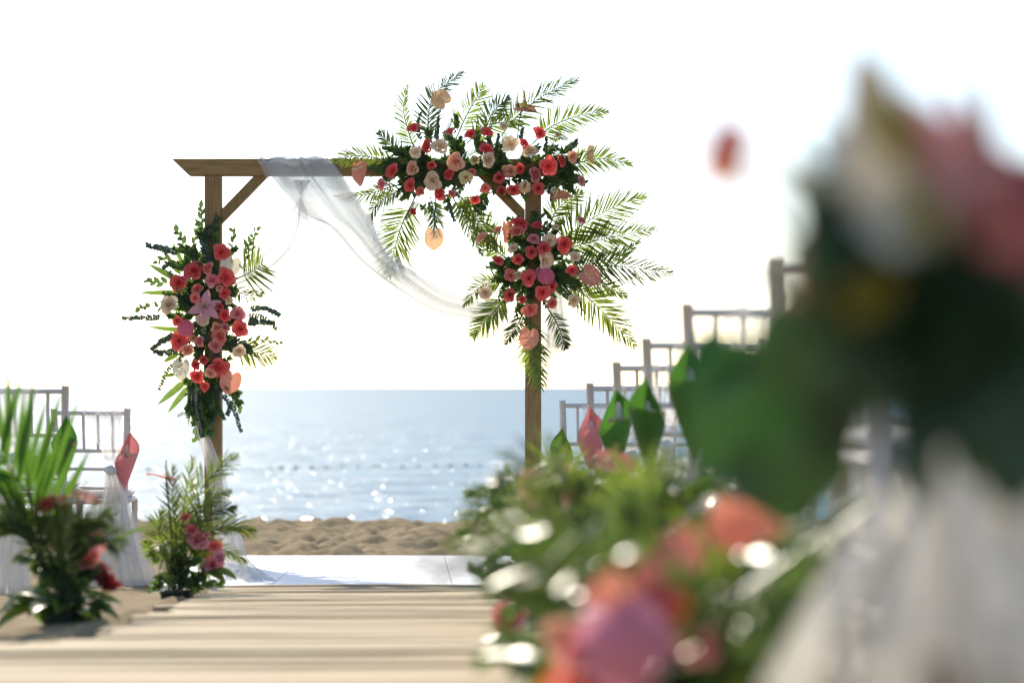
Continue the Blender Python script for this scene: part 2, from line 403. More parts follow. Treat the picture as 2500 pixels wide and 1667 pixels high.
def rose_mb(seed, openness=1.0):
    r = random.Random(seed); q = MB()
    N = r.choice((18, 22, 26, 30))
    for i in range(N):
        t = i / (N - 1)                                    # 0 centre .. 1 outermost
        phi = i * 2.39996 + r.uniform(-.2, .2)
        half = .95 - .28 * t + r.uniform(-.08, .08)
        r0 = .05 + .12 * t; r1 = .12 + (.88 * t ** 1.05) * openness
        z0 = -.62 + .05 * t; z1 = .42 - .42 * t ** 1.4 + r.uniform(-.04, .04)
        curl = .06 + .30 * t
        rows = []
        for a in range(5):
            v = a / 4
            row = []
            for b in range(6):
                u = b / 2.5 - 1
                vv = v * (1 - .16 * u * u - (.10 * t * abs(u) ** 3))
                tip = (1 - abs(u)) * .06 * t * (v > .9)       # pointed petal edge
                rad = r0 + (r1 - r0) * (vv ** (1.5 - .9 * t)) + tip + .03 * t * r.uniform(-1, 1) * v
                z = z0 + (z1 - z0) * (1 - (1 - vv) ** (1.3 + t)) - curl * max(0, vv - .72) * 2.2 * t
                th = phi + u * half * (.55 + .45 * math.sin(PI * min(1, vv * .9)))
                row.append(V((rad * math.cos(th), rad * math.sin(th), z)))
            rows.append(row)
        q.grid(rows)
    # calyx
    q.tube([V((0, 0, -.9)), V((0, 0, -.7)), V((0, 0, -.5))], lambda t: .05 + .16 * t, 7, 1)
    return q
ROSE = {}
def rose(parent, loc, r, colr, facing, name='rose'):
    k = R.randrange(9); key = (k, colr)
    if key not in ROSE: ROSE[key] = rose_mb(100 + k, (.82, 1, .95, .72, 1.08, .9, .62, 1.02, .86)[k]).mesh('rose_' + colr, [M[colr], M['leaf']])
    return obj(name, ROSE[key], place(loc, facing, r * 1.38 * R.uniform(.9, 1.12)), parent)

def heart(seed, cup=.18):
    """heart-shaped spathe, notch at origin, tip at -Y, facing +Z; about 2 across"""
    q = MB(); r = random.Random(seed); n = 28; rings = 6; rows = []
    for k in range(rings + 1):
        s = k / rings; row = []
        for i in range(n):
            a = 2 * PI * i / n
            g = lambda c_, w_: math.exp(-(((a - c_ + PI) % (2 * PI) - PI) / w_) ** 2)
            rr = 1 - .42 * g(PI / 2, .28) + .05 * g(PI / 2 + .75, .4) + .05 * g(PI / 2 - .75, .4) + .17 * g(-PI / 2, .28) - .05 * g(0, .5) - .05 * g(PI, .5)
            x, y = rr * math.cos(a) * .93, rr * math.sin(a)
            cx, cy = 0, .3
            px_, py_ = cx + (x - cx) * s, cy + (y - cy) * s
            z = cup * (px_ ** 2) + .12 * py_ * abs(py_) - .035 * math.cos(5 * px_) * s + .02 * r.uniform(-1, 1) * (s > .8) + .05 * math.exp(-(px_ / .12) ** 2) * s
            row.append(V((px_, py_, z)))
        rows.append(row)
    q.grid(rows, closed=True); return q
HEART = [heart(k, c_) for k, c_ in ((1, .18), (2, -.12), (3, .3))]
HM = {}
SPX = MB(); SPX.tube([V((0, 0, 0)), V((0, -.12, .16)), V((0, -.3, .5)), V((0, -.42, .95))], lambda t: .11 - .06 * t, 7)
SPXM = SPX.mesh('spadix', M['spadix'])
def anthurium(parent, loc, r, colr, facing, up, stem_to=None, sq=1.0, name='anthurium', variant=None):
    k = R.randrange(3) if variant is None else variant
    if (k, colr) not in HM: HM[(k, colr)] = HEART[k].mesh('spathe', M[colr])
    o_ = obj(name, None, Matrix.Translation(loc), parent)
    mm = place(loc, facing, (r * sq, r, r), up=up)
    obj('spathe', HM[(k, colr)], mm, o_)
    obj('spadix', SPXM, mm @ Matrix.Translation(V((0, .38, .02))) @ Matrix.Diagonal((1, 1, 1, 1)), o_)
    if stem_to is not None:
        q = MB(); b0 = mm @ V((0, .25, -.02)); q.tube(spline([b0, b0.lerp(stem_to, .5) + V((0, 0, .02)), stem_to], 7), .0035, 5)
        q.build('stem', M['stem'], o_)
    return o_

def blade(q, p, d, n, L, W, bend=.3, fold=.2, seg=4, prof=0, m=0, twist=0):
    d = unit(d); n = unit(n - d * n.dot(d)); s = d.cross(n); rows = []; c = p.copy()
    for i in range(seg + 1):
        t = i / seg
        if prof == 0: w = W * math.sin(PI * min(1, (t * .96 + .04)) ** .75) ** .8 if t < 1 else W * .02
        elif prof == 1: w = W * min(1, t * 5 + .25) * (1 - t ** 3.2) + W * .01         # strap
        else: w = W * math.sin(PI * (t * .94 + .05)) ** .55 if t < 1 else W * .1        # round leaf
        a = bend * t; dd = d * math.cos(a) - n * math.sin(a); nn = n * math.cos(a) + d * math.sin(a)
        ss = s
        if twist: ss = s * math.cos(twist * t) + nn * math.sin(twist * t)
        rows.append([c - ss * (w / 2) + nn * (fold * w), c.copy(), c + ss * (w / 2) + nn * (fold * w)])
        c = c + dd * (L / seg)
    q.grid(rows, m)

UL = {}
def unit_leaflet(k, m_key):
    if (k, m_key) not in UL:
        q = MB(); blade(q, V((0, 0, 0)), V((0, 1, 0)), V((0, 0, 1)), 1, 1, (.15, .45, .8)[k], .0, 5, 0)
        # gutter fold, scaled with width
        for i, v in enumerate(q.v):
            if i % 3 != 1: v.z += .03
        UL[(k, m_key)] = q.mesh('leaflet', M[m_key])
    return UL[(k, m_key)]
LEAFLETS = {}
def frond(parent, pts, L, n=22, W=.012, m='palm', nrm=None, start=.18, a0=62, a1=22, single=True, sides=(1, -1), droop=.35, rnd=1.0, name='palm_frond', sidelen=(1, 1)):
    """pts: 3D curve points of the rachis, base to tip"""
    n = int(n * 1.8); W *= .68; L *= 1.25
    N = max(12, n); c = spline(pts, N + 1)
    o_ = obj(name, None, Matrix.Translation(c[0]), parent)
    q = MB(); tot = sum((c[i + 1] - c[i]).length for i in range(N))
    q.tube(c, lambda t: max(.0012, (.0045 if tot > .25 else .0032) * (1 - .75 * t)), 5); q.build('rachis', M['stem' if m == 'palm_dark' else 'strap'], o_)
    nrm = unit(nrm if nrm is not None else V((R.gauss(0, .25), -1, R.gauss(.1, .3))))
    if single: single = LEAFLETS.get(parent, 0) + 2 * n <= 300
    joined = MB()
    for s in sides:
        for i in range(n):
            if R.random() < .04: continue
            t = start + (1 - start) * (i + R.uniform(-.35, .35)) / (n - 1); t = min(.995, max(0, t)); k = t * N; j = min(N - 1, int(k))
            p = c[j].lerp(c[j + 1], k - j); tg = unit(c[min(N, j + 1)] - c[max(0, j - 1)])
            nn = unit(nrm - tg * nrm.dot(tg)); sd = tg.cross(nn) * s
            ang = math.radians(a0 + (a1 - a0) * t ** 1.3 + R.gauss(0, 6.5 * rnd))
            d = tg * math.cos(ang) + sd * math.sin(ang) + nn * R.gauss(.12, .1 * rnd) + V((0, 0, -.12 * droop))
            u = (t - start) / (1 - start)
            ll = L * (.45 + .55 * math.sin(PI * min(1, u * .75 + .28))) * R.uniform(.74, 1.12) * (1 - .45 * max(0, u - .8) / .2) * sidelen[0 if s == 1 else 1]
            w = W * R.uniform(.8, 1.15) * (1 - .35 * u)
            d = unit(d); nl = unit(nn + sd * R.gauss(0, .25 * rnd) + V((0, 0, droop * .6)))
            nl = unit(nl - d * nl.dot(d)); xx = d.cross(nl)
            if single:
                Mx = Matrix((xx, d, nl)).transposed().to_4x4()
                obj('leaflet', unit_leaflet(R.choice((0, 1, 1, 2) if droop > .2 else (0, 0, 1)), m), Matrix.Translation(p) @ Mx @ Matrix.Diagonal((w, ll, ll * .9, 1)), o_)
                LEAFLETS[parent] = LEAFLETS.get(parent, 0) + 1
            else:
                blade(joined, p, d, nl, ll, w, R.choice((.15, .4, .7)), .1, 4)
    if joined.v:
        l_ = joined.build('leaflets', M[m], o_); l_['kind'] = 'stuff'
    return o_

def sprig(parent, pts, leaf, width, n=12, m='leaf', prof=0, spread=55, three=False, name='leaf_sprig', single=False, stem_r=.0016, tip=1.0):
    N = 8; c = spline(pts, N + 1); q = MB(); q.tube(c, lambda t: stem_r * (1 - .5 * t), 4, 1)
    o_ = None; lv = []
    side = R.choice((1, -1))
    for i in range(n):
        t = .12 + .88 * i / max(1, n - 1); k = t * N; j = min(N - 1, int(k)); p = c[j].lerp(c[j + 1], k - j)
        tg = unit(c[min(N, j + 1)] - c[max(0, j - 1)])
        ref = unit(V((R.gauss(0, .35), -1, R.gauss(0, .35)))); nn = unit(ref - tg * ref.dot(tg)); sd = tg.cross(nn)
        for s in ((1, -1) if three else (side,)):
            a = math.radians(spread * R.uniform(.7, 1.25)) * (1 - .5 * t * tip)
            d = tg * math.cos(a) + sd * (s * math.sin(a)) + nn * R.gauss(0, .3)
            nl = unit(nn + sd * R.gauss(0, .5) + V((0, 0, .3)))
            lv.append((p, d, nl, leaf * 1.3 * R.uniform(.7, 1.15) * (1 - .3 * t), width * 1.3 * R.uniform(.8, 1.1)))
        side = -side
    if single:
        o_ = q.build(name, [M['stem'], M['stem']], parent)
        for p, d, nl, L_, w in lv:
            b_ = MB(); blade(b_, p, d, nl, L_, w, R.uniform(.1, .6), .14, 5, prof); b_.build('leaf', M[m], o_, origin=p)
    else:
        for p, d, nl, L_, w in lv: blade(q, p, d, nl, L_, w, R.uniform(0, .5), .14, 3, prof)
        o_ = q.build(name, [M[m], M['stem']], parent)
    return o_
def fern(parent, pts, L, n=22, name='fern_sprig', m='fern'):
    N = 10; c = spline(pts, N + 1); q = MB(); q.tube(c, .0012, 4, 1)
    nn = unit(V((R.gauss(0, .4), -1, R.gauss(0, .4))))
    for i in range(n):
        t = .08 + .92 * i / (n - 1); k = t * N; j = min(N - 1, int(k)); p = c[j].lerp(c[j + 1], k - j)
        tg = unit(c[min(N, j + 1)] - c[max(0, j - 1)]); sd = unit(tg.cross(nn))
        for s in (1, -1):
            blade(q, p, tg * .35 + sd * s, nn, L * (1 - .6 * t ** 2) * R.uniform(.8, 1.1), L * .28, .3, .1, 2)
    return q.build(name, [M[m], M['stem']], parent)
def strap(parent, pts2, W, m='strap', name='strap_leaf', bend=.25):
    q = MB(); d = pts2[1] - pts2[0]
    blade(q, pts2[0], d, V((R.gauss(0, .3), -1, R.gauss(.2, .3))), d.length, W, bend * R.uniform(-.3, 1), .12, 6, 1, 0, R.uniform(-.6, .6))
    return q.build(name, M[m], parent)
def pompon(parent, loc, r, colr, name='pompon_flower'):
    key = ('pompon', colr)
    if key not in ROSE:
        q = MB(); n = 230
        for i in range(n):
            z = 1 - 2 * (i + .5) / n; ph = i * 2.39996; rr = math.sqrt(1 - z * z); nv = V((rr * math.cos(ph), rr * math.sin(ph), z))
            t = unit(nv.cross(V((.3, .2, 1)))); blade(q, nv * .72, nv + t * .25 + V((0, 0, -.1)), t.cross(nv) + nv * .3, .34, .14, .9, .25, 2, 2)
        rows = []
        for a in range(8):
            th = PI * a / 7; rows.append([V((.76 * math.sin(th) * math.cos(2 * PI * b / 12), .76 * math.sin(th) * math.sin(2 * PI * b / 12), .76 * math.cos(th))) for b in range(12)])
        q.grid(rows, 0, True); ROSE[key] = q.mesh('pompon', M[colr])
    return obj(name, ROSE[key], place(loc, V((R.gauss(0, .3), -1, R.gauss(0, .3))), r), parent)
def lily(parent, loc, r, colr, facing, up, spin=0.3, name='lily'):
    o_ = obj(name, None, Matrix.Translation(loc), parent); mm = place(loc, facing, r, up=up)
    for i in range(6):
        a = spin + i * PI / 3; q = MB(); d = V((math.cos(a), math.sin(a), .55 if i % 2 else .4))
        blade(q, V((0, 0, -.15)), d, V((-math.cos(a) * .5, -math.sin(a) * .5, 1)), 1.25, .62 if i % 2 else .5, 1.0, .16, 7, 0)
        obj('petal', q.mesh('petal', M[colr]), mm, o_)
    q = MB()
    for i in range(6):
        a = i * PI / 3; e = V((.28 * math.cos(a), .28 * math.sin(a), .6)); q.tube([V((0, 0, -.1)), e * .6 + V((0, 0, .1)), e], .02, 4, 0)
        q.box(e, .16, .05, .05, Matrix.Rotation(a + 1, 3, 'Z'), 1)
    obj('stamen', q.mesh('stamen', [M['strap'], M['anther']]), mm, o_)
    return o_
def leaf_big(parent, loc, r, facing, up, m='leaf_gloss', variant=1, name='broad_leaf', sq=.8):
    if (variant, m) not in HM: HM[(variant, m)] = HEART[variant].mesh('broad_leaf', M[m])
    return obj(name, HM[(variant, m)], place(loc, facing, (r * sq, r, r), up=up), parent)
def pointed_leaf(parent, p, d, L, W, m='leaf_gloss', bend=.8, n=None, name='pointed_leaf', prof=0):
    q = MB(); blade(q, p, d, n if n is not None else V((R.gauss(0, .3), -.4, 1)), L, W, bend, .18, 8, prof); return q.build(name, M[m], parent)

TOCAM = V((0, -1, 0))
def face_cam(c2, px, py, k=.006, j=.36):
    return unit(V(((px - c2[0]) * k + R.gauss(0, j), -1, -(py - c2[1]) * k + R.gauss(.05, j))))

# --- cluster on the left post
cl = thing('floral_arrangement', 'tall arrangement of roses, a pink lily and eucalyptus tied to the left post', 'arrangement', A(521, 760, -.05))
C0 = (515, 770)
ROSES_L = [(550, 620, 18, 'red'), (482, 662, 20, 'red'), (518, 658, 18, 'coral'), (528, 687, 17, 'pink'), (445, 694, 19, 'red'), (563, 682, 19, 'red'),
 (490, 707, 15, 'coral'), (545, 706, 11, 'peach'), (557, 718, 14, 'red'), (487, 730, 14, 'coral'), (568, 735, 15, 'cream'), (423, 746, 17, 'cream'),
 (547, 751, 14, 'red'), (558, 773, 19, 'red'), (590, 767, 15, 'pink'), (505, 783, 15, 'cream'), (445, 786, 12, 'red'), (537, 803, 15, 'peach'), (559, 801, 14, 'pink'),
 (595, 805, 16, 'red'), (447, 834, 17, 'red'), (480, 826, 12, 'peach'), (497, 835, 17, 'pink'), (544, 825, 16, 'coral'), (537, 846, 15, 'pink'), (467, 856, 17, 'peach'),
 (594, 859, 16, 'cream'), (489, 892, 14, 'red'), (506, 879, 12, 'red'), (491, 920, 17, 'red'), (543, 900, 20, 'red'), (525, 913, 12, 'peach'), (510, 944, 11, 'red')]
for x, y, r, c in ROSES_L:
    rose(cl, A(x, y, -.15 - R.uniform(0, .06)), r * S, c, face_cam(C0, x, y, .004))
pompon(cl, A(463, 802, -.17), 21 * S, 'magenta')
lily(cl, A(511, 752, -.19), 37 * S, 'lily', V((.05, -1, .15)), V((0, 0, 1)), .35)
anthurium(cl, A(568, 650, -.13), 29 * S, 'white', V((.5, -1, .3)), V((.5, 0, .9)), variant=0)
anthurium(cl, A(453, 899, -.15), 26 * S, 'white', V((-.35, -1, .1)), V((.1, 0, 1)), variant=0)
anthurium(cl, A(571, 930, -.16), 29 * S, 'salmon', V((.15, -1, 0)), V((.3, 0, .95)), variant=2)
for b, e, w in (((446, 690), (360, 643), 16), ((446, 672), (397, 612), 13), ((460, 660), (420, 590), 12), ((440, 716), (343, 716), 13), ((450, 806), (370, 801), 13),
                ((445, 818), (374, 838), 14), ((440, 862), (398, 884), 14), ((458, 930), (390, 988), 17), ((468, 942), (412, 1009), 16), ((440, 912), (394, 921), 9), ((470, 650), (445, 592), 12),
                ((470, 935), (464, 1040), 12), ((445, 760), (395, 735), 14)):
    strap(cl, (A(*b, -.08), A(*e, -.05 + R.uniform(-.1, .06))), w * S, 'strap')
for pts, n, L, W in (([(494, 600), (495, 550), (490, 508)], 9, 22, 9), ([(455, 625), (445, 590), (432, 566)], 7, 20, 10), ([(566, 612), (570, 588), (568, 566)], 7, 19, 8),
                     ([(604, 620), (612, 590), (627, 562)], 9, 20, 8), ([(414, 691), (388, 690), (363, 687)], 6, 18, 9), ([(563, 955), (572, 975), (584, 996)], 7, 18, 8),
                     ([(486, 940), (486, 1000), (478, 1068)], 11, 26, 11), ([(406, 751), (370, 748), (342, 753)], 7, 18, 10), ([(595, 836), (640, 830), (682, 838)], 9, 16, 7),
                     ([(480, 640), (470, 610), (478, 575)], 7, 20, 9), ([(590, 660), (600, 640), (604, 610)], 6, 18, 8), ([(430, 640), (405, 630), (385, 640)], 6, 17, 9)):
    sprig(cl, pspline(pts, AD - .08, AD - .12 + R.uniform(-.06, .1), 6), L * S, W * S, n, 'leaf', 0, 45, name='ruscus_sprig', single=True)
for pts, n, L in (([(440, 615), (400, 608), (363, 600)], 11, 12), ([(427, 676), (412, 664), (400, 653)], 7, 8), ([(400, 775), (350, 776), (303, 776)], 16, 8), ([(605, 756), (645, 752), (679, 768)], 16, 9),
                  ([(600, 787), (630, 786), (666, 788)], 16, 10), ([(450, 870), (412, 900), (390, 947)], 14, 7), ([(559, 975), (575, 1010), (588, 1051)], 16, 7), ([(600, 770), (640, 775), (672, 800)], 12, 8),
                  ([(430, 820), (400, 830), (374, 850)], 12, 10), ([(440, 850), (405, 862), (378, 858)], 12, 10), ([(470, 700), (430, 720), (400, 715)], 12, 10), ([(540, 960), (560, 985), (556, 1010)], 10, 8)):
    sprig(cl, pspline(pts, AD - .07, AD - .1 + R.uniform(-.06, .08), 6), L * S, L * .8 * S, n, 'leaf_blue', 2, 75, True, name='eucalyptus_sprig')
frond(cl, pspline([(575, 682), (610, 665), (640, 646)], AD - .06, AD - .1, 6), 78 * S, 8, 7 * S, 'palm', V((.1, -1, .2)), .3, 68, 50)
frond(cl, pspline([(550, 850), (610, 858), (672, 872)], AD - .06, AD - .12, 6), 48 * S, 14, 6 * S, 'palm', V((.1, -1, .2)), .25, 60, 25)
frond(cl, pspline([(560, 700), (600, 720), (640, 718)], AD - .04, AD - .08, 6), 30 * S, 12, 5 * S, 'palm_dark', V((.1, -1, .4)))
for i in range(115):                                          # dark filler between the blooms
    ty = R.uniform(590, 1000); wd = 62 * math.sin(PI * (ty - 560) / 470) ** .7 if ty < 950 else 26
    x0, y0 = 508 + R.gauss(0, wd * .42), ty
    a = math.atan2(y0 - 770 + R.gauss(0, 120), (x0 - 512) * 3 + R.gauss(0, 40)); ln = R.uniform(30, 68)
    e = (x0 + ln * math.cos(a), y0 + ln * math.sin(a))
    sprig(cl, [A(x0, y0, -.06 - R.uniform(0, .05)), A((x0 + e[0]) / 2, (y0 + e[1]) / 2 - 4, -.08), A(*e, -.05 - R.uniform(0, .12))], R.uniform(11, 20) * S, R.uniform(6, 9) * S, 11, R.choice(('leaf', 'leaf', 'leaf_blue', 'fern')), R.choice((0, 0, 2)), 55, True, name='foliage_sprig')
for i in range(10):
    x0 = R.uniform(480, 520); y0 = R.uniform(940, 990)
    fern(cl, [A(x0, y0, -.06), A(x0 + R.gauss(0, 6), y0 + 35, -.07), A(x0 + R.gauss(0, 14), y0 + R.uniform(50, 90), -.07)], 11 * S)

# --- cluster along the beam
ct = thing('floral_arrangement', 'wide spray of roses, anthuriums and palm fronds crowning the top beam', 'arrangement', A(1180, 410, -.05))
C1 = (1180, 415)
ROSES_T = [(1012, 319, 13, 'red'), (1101, 328, 13, 'coral'), (1149, 333, 11, 'red'), (1190, 332, 11, 'red'), (1230, 317, 12, 'cream'), (1043, 363, 15, 'red'), (1076, 364, 18, 'cream'),
 (1017, 379, 15, 'cream'), (1190, 372, 17, 'red'), (1160, 396, 12, 'yellow'), (1194, 400, 18, 'cream'), (1112, 403, 17, 'peach'), (1056, 412, 13, 'red'), (960, 424, 15, 'red'), (1009, 419, 15, 'peach'),
 (1097, 431, 18, 'red'), (1153, 427, 11, 'coral'), (1138, 441, 14, 'yellow'), (1220, 440, 18, 'red'), (935, 456, 13, 'pink'), (1004, 460, 15, 'red'), (1059, 450, 20, 'cream'),
 (1029, 472, 12, 'coral'), (1074, 480, 15, 'red'), (1105, 478, 13, 'pink'), (1186, 467, 11, 'coral'), (1012, 524, 12, 'red'), (1161, 493, 10, 'red'), (1225, 470, 14, 'red'),
 (1245, 360, 15, 'cream'), (1293, 373, 17, 'cream'), (1280, 356, 10, 'red'), (1317, 334, 14, 'red'), (1360, 338, 9, 'yellow'), (1371, 400, 14, 'red'), (1397, 391, 12, 'peach'), (1338, 416, 18, 'red'),
 (1308, 432, 16, 'pink'), (1269, 419, 15, 'red'), (1245, 425, 14, 'peach'), (1254, 472, 16, 'red'), (1280, 464, 18, 'cream'), (1314, 468, 14, 'red'), (1418, 449, 10, 'pink'), (1352, 469, 9, 'white')]
for x, y, r, c in ROSES_T:
    rose(ct, A(x, y, -.13 - R.uniform(0, .09)), r * S, c, face_cam(C1, x * .6 + C1[0] * .4, y, .006))
anthurium(ct, A(1078, 248, -.08), 27 * S, 'apricot', V((-.25, -1, .2)), V((.75, 0, -.7)), A(1060, 340, -.05), variant=0)
anthurium(ct, A(886, 424, -.14), 32 * S, 'salmon', V((-.85, -.8, .1)), V((.3, 0, .95)), A(960, 440, -.06), variant=2)
anthurium(ct, A(1280, 272, -.1), 28 * S, 'salmon', V((.0, -.5, .85)), V((-.9, .2, .2)), A(1262, 350, -.06), variant=0)
anthurium(ct, A(1445, 378, -.1), 25 * S, 'apricot', V((-.95, -.35, .1)), V((-.3, 0, .95)), A(1390, 400, -.06), variant=2)
anthurium(ct, A(1364, 484, -.14), 27 * S, 'salmon', V((-.1, -.55, .85)), V((-.85, -.2, .2)), A(1330, 460, -.06), variant=0)
anthurium(ct, A(1061, 583, -.1), 27 * S, 'apricot', V((.0, -1, .05)), V((.03, 0, 1)), A(1065, 480, -.08), variant=1)
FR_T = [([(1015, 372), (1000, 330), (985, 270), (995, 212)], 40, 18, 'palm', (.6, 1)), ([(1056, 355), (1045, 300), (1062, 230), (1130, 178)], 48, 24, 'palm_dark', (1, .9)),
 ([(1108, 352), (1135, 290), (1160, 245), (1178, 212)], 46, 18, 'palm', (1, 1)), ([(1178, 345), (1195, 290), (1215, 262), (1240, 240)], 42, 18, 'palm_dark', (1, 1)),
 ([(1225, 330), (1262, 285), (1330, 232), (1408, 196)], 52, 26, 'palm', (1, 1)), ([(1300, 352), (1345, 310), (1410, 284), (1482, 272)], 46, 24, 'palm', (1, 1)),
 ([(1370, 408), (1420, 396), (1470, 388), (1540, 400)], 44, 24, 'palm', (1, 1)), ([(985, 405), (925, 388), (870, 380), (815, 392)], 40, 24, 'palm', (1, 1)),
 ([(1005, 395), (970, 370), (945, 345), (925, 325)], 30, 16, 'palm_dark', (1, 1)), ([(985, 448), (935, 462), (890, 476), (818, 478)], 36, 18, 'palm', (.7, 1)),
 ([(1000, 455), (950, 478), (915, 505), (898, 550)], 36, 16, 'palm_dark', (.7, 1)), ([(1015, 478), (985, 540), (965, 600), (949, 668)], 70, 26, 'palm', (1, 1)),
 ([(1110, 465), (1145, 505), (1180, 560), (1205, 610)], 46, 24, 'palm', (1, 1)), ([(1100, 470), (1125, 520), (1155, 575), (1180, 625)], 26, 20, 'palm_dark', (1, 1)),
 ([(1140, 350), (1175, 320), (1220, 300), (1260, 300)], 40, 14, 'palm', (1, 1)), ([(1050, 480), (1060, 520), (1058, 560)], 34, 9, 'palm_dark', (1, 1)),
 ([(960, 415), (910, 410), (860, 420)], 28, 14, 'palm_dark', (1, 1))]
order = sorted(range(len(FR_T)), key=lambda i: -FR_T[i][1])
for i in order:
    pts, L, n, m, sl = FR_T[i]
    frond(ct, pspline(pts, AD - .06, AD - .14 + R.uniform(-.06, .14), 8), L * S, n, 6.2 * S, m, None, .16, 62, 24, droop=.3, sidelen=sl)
for pts, n in (([(1067, 494), (1072, 525), (1082, 557)], 20), ([(1120, 390), (1150, 372), (1180, 362)], 20), ([(1230, 320), (1232, 360), (1230, 395)], 20), ([(990, 455), (965, 475), (940, 498)], 18),
               ([(1080, 355), (1090, 320), (1105, 290)], 20), ([(1020, 490), (1005, 515), (990, 535)], 18), ([(1330, 395), (1365, 370), (1385, 372)], 18), ([(1340, 350), (1365, 335), (1385, 340)], 14)):
    fern(ct, pspline(pts, AD - .08, AD - .12, 6), 12 * S, n)
for pts, n in (([(1208, 385), (1213, 355), (1217, 331)], 10), ([(1094, 490), (1100, 512), (1108, 535)], 10), ([(1045, 488), (1053, 512), (1064, 540)], 10), ([(1325, 375), (1333, 355), (1334, 340)], 10),
               ([(1385, 375), (1398, 355), (1408, 343)], 10), ([(1065, 350), (1068, 320), (1070, 290)], 12), ([(1270, 345), (1273, 330), (1276, 315)], 8), ([(1030, 350), (1020, 310), (1026, 280)], 10), ([(1240, 520), (1242, 540), (1243, 570)], 8)):
    sprig(ct, pspline(pts, AD - .08, AD - .12, 6), 9 * S, 5 * S, n, 'leaf_blue', 2, 40, True, name='eucalyptus_sprig')
for pts in ([(1340, 430), (1375, 433), (1405, 440)], [(1330, 440), (1345, 465), (1350, 490)], [(1330, 510), (1338, 545), (1330, 570)], [(1050, 500), (1038, 510), (1034, 505)]):
    sprig(ct, pspline(pts, AD - .1, AD - .14, 6), 20 * S, 8 * S, 7, 'leaf', 0, 50, name='ruscus_sprig', single=True)
for i in range(135):
    x0 = R.uniform(950, 1385); k = (x0 - 1170) / 220; hh = 52 * (1 - .45 * k * k)
    y0 = 418 + R.gauss(0, hh * .55); a = math.atan2((y0 - 418) * 2 + R.gauss(0, 35), (x0 - 1170) * .5 + R.gauss(0, 60)); ln = R.uniform(24, 52)
    e = (x0 + ln * math.cos(a), y0 + ln * math.sin(a))
    sprig(ct, [A(x0, y0, -.06 - R.uniform(0, .06)), A((x0 + e[0]) / 2, (y0 + e[1]) / 2 - 4, -.08), A(*e, -.04 - R.uniform(0, .13))], R.uniform(11, 19) * S, R.uniform(5, 8) * S, 10, R.choice(('leaf', 'leaf', 'leaf', 'fern')), 0, 55, True, name='foliage_sprig')

# --- cluster on the right post
cr_ = thing('floral_arrangement', 'round spray of red roses in a fan of palm fronds on the right post', 'arrangement', A(1301, 650, -.05))
C2 = (1300, 655)
ROSES_R = [(1269, 548, 18, 'red'), (1262, 569, 14, 'coral'), (1310, 553, 12, 'red'), (1216, 566, 12, 'peach'), (1175, 585, 13, 'peach'), (1417, 544, 11, 'pink'), (1355, 559, 9, 'cream'), (1302, 587, 15, 'pink'),
 (1342, 591, 14, 'cream'), (1377, 603, 17, 'red'), (1251, 611, 13, 'cream'), (1297, 620, 18, 'red'), (1327, 610, 17, 'red'), (1264, 638, 18, 'red'), (1333, 642, 18, 'cream'), (1217, 639, 11, 'red'),
 (1402, 632, 14, 'cream'), (1395, 663, 13, 'red'), (1247, 676, 13, 'coral'), (1264, 676, 15, 'white'), (1289, 683, 18, 'red'), (1324, 719, 18, 'red'), (1346, 702, 13, 'red'), (1244, 724, 16, 'red'),
 (1275, 735, 13, 'red'), (1185, 720, 15, 'cream'), (1399, 738, 15, 'cream'), (1348, 743, 15, 'coral'), (1294, 761, 14, 'coral'), (1318, 665, 12, 'pink')]
for x, y, r, c in ROSES_R:
    rose(cr_, A(x, y, -.15 - R.uniform(0, .08)), r * S, c, face_cam(C2, x, y, .006))
pompon(cr_, A(1332, 679, -.2), 21 * S, 'magenta')
anthurium(cr_, A(1235, 567, -.16), 27 * S, 'salmon', V((.8, -.5, .1)), V((.1, 0, 1)), variant=2)
anthurium(cr_, A(1437, 676, -.16), 28 * S, 'salmon', V((.15, -1, .15)), V((-.8, 0, .5)), A(1360, 670, -.06), variant=0)
anthurium(cr_, A(1291, 826, -.18), 27 * S, 'salmon', V((-.05, -1, .1)), V((.1, 0, 1)), A(1297, 760, -.08), variant=0)
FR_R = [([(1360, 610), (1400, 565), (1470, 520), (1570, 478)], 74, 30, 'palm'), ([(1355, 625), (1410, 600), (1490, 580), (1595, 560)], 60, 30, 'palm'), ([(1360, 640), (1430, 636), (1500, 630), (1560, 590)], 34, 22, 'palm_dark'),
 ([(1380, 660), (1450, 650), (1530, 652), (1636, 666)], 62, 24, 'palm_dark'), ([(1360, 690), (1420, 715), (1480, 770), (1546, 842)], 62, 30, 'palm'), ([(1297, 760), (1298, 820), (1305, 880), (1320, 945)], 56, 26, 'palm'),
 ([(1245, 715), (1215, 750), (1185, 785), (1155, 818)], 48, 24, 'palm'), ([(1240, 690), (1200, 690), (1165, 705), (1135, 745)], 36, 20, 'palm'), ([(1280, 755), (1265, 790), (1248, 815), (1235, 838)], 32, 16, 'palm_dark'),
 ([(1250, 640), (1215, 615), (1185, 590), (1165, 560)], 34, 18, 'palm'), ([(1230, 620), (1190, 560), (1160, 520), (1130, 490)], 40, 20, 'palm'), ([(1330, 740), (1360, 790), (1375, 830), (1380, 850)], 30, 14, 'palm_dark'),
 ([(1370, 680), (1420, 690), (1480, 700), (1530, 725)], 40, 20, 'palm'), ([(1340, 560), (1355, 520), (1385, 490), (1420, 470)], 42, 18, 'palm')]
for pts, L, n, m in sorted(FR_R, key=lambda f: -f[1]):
    frond(cr_, pspline(pts, AD - .06, AD - .12 + R.uniform(-.1, .1), 8), L * S, n, 6.5 * S, m, None, .16, 60, 24, droop=.3)
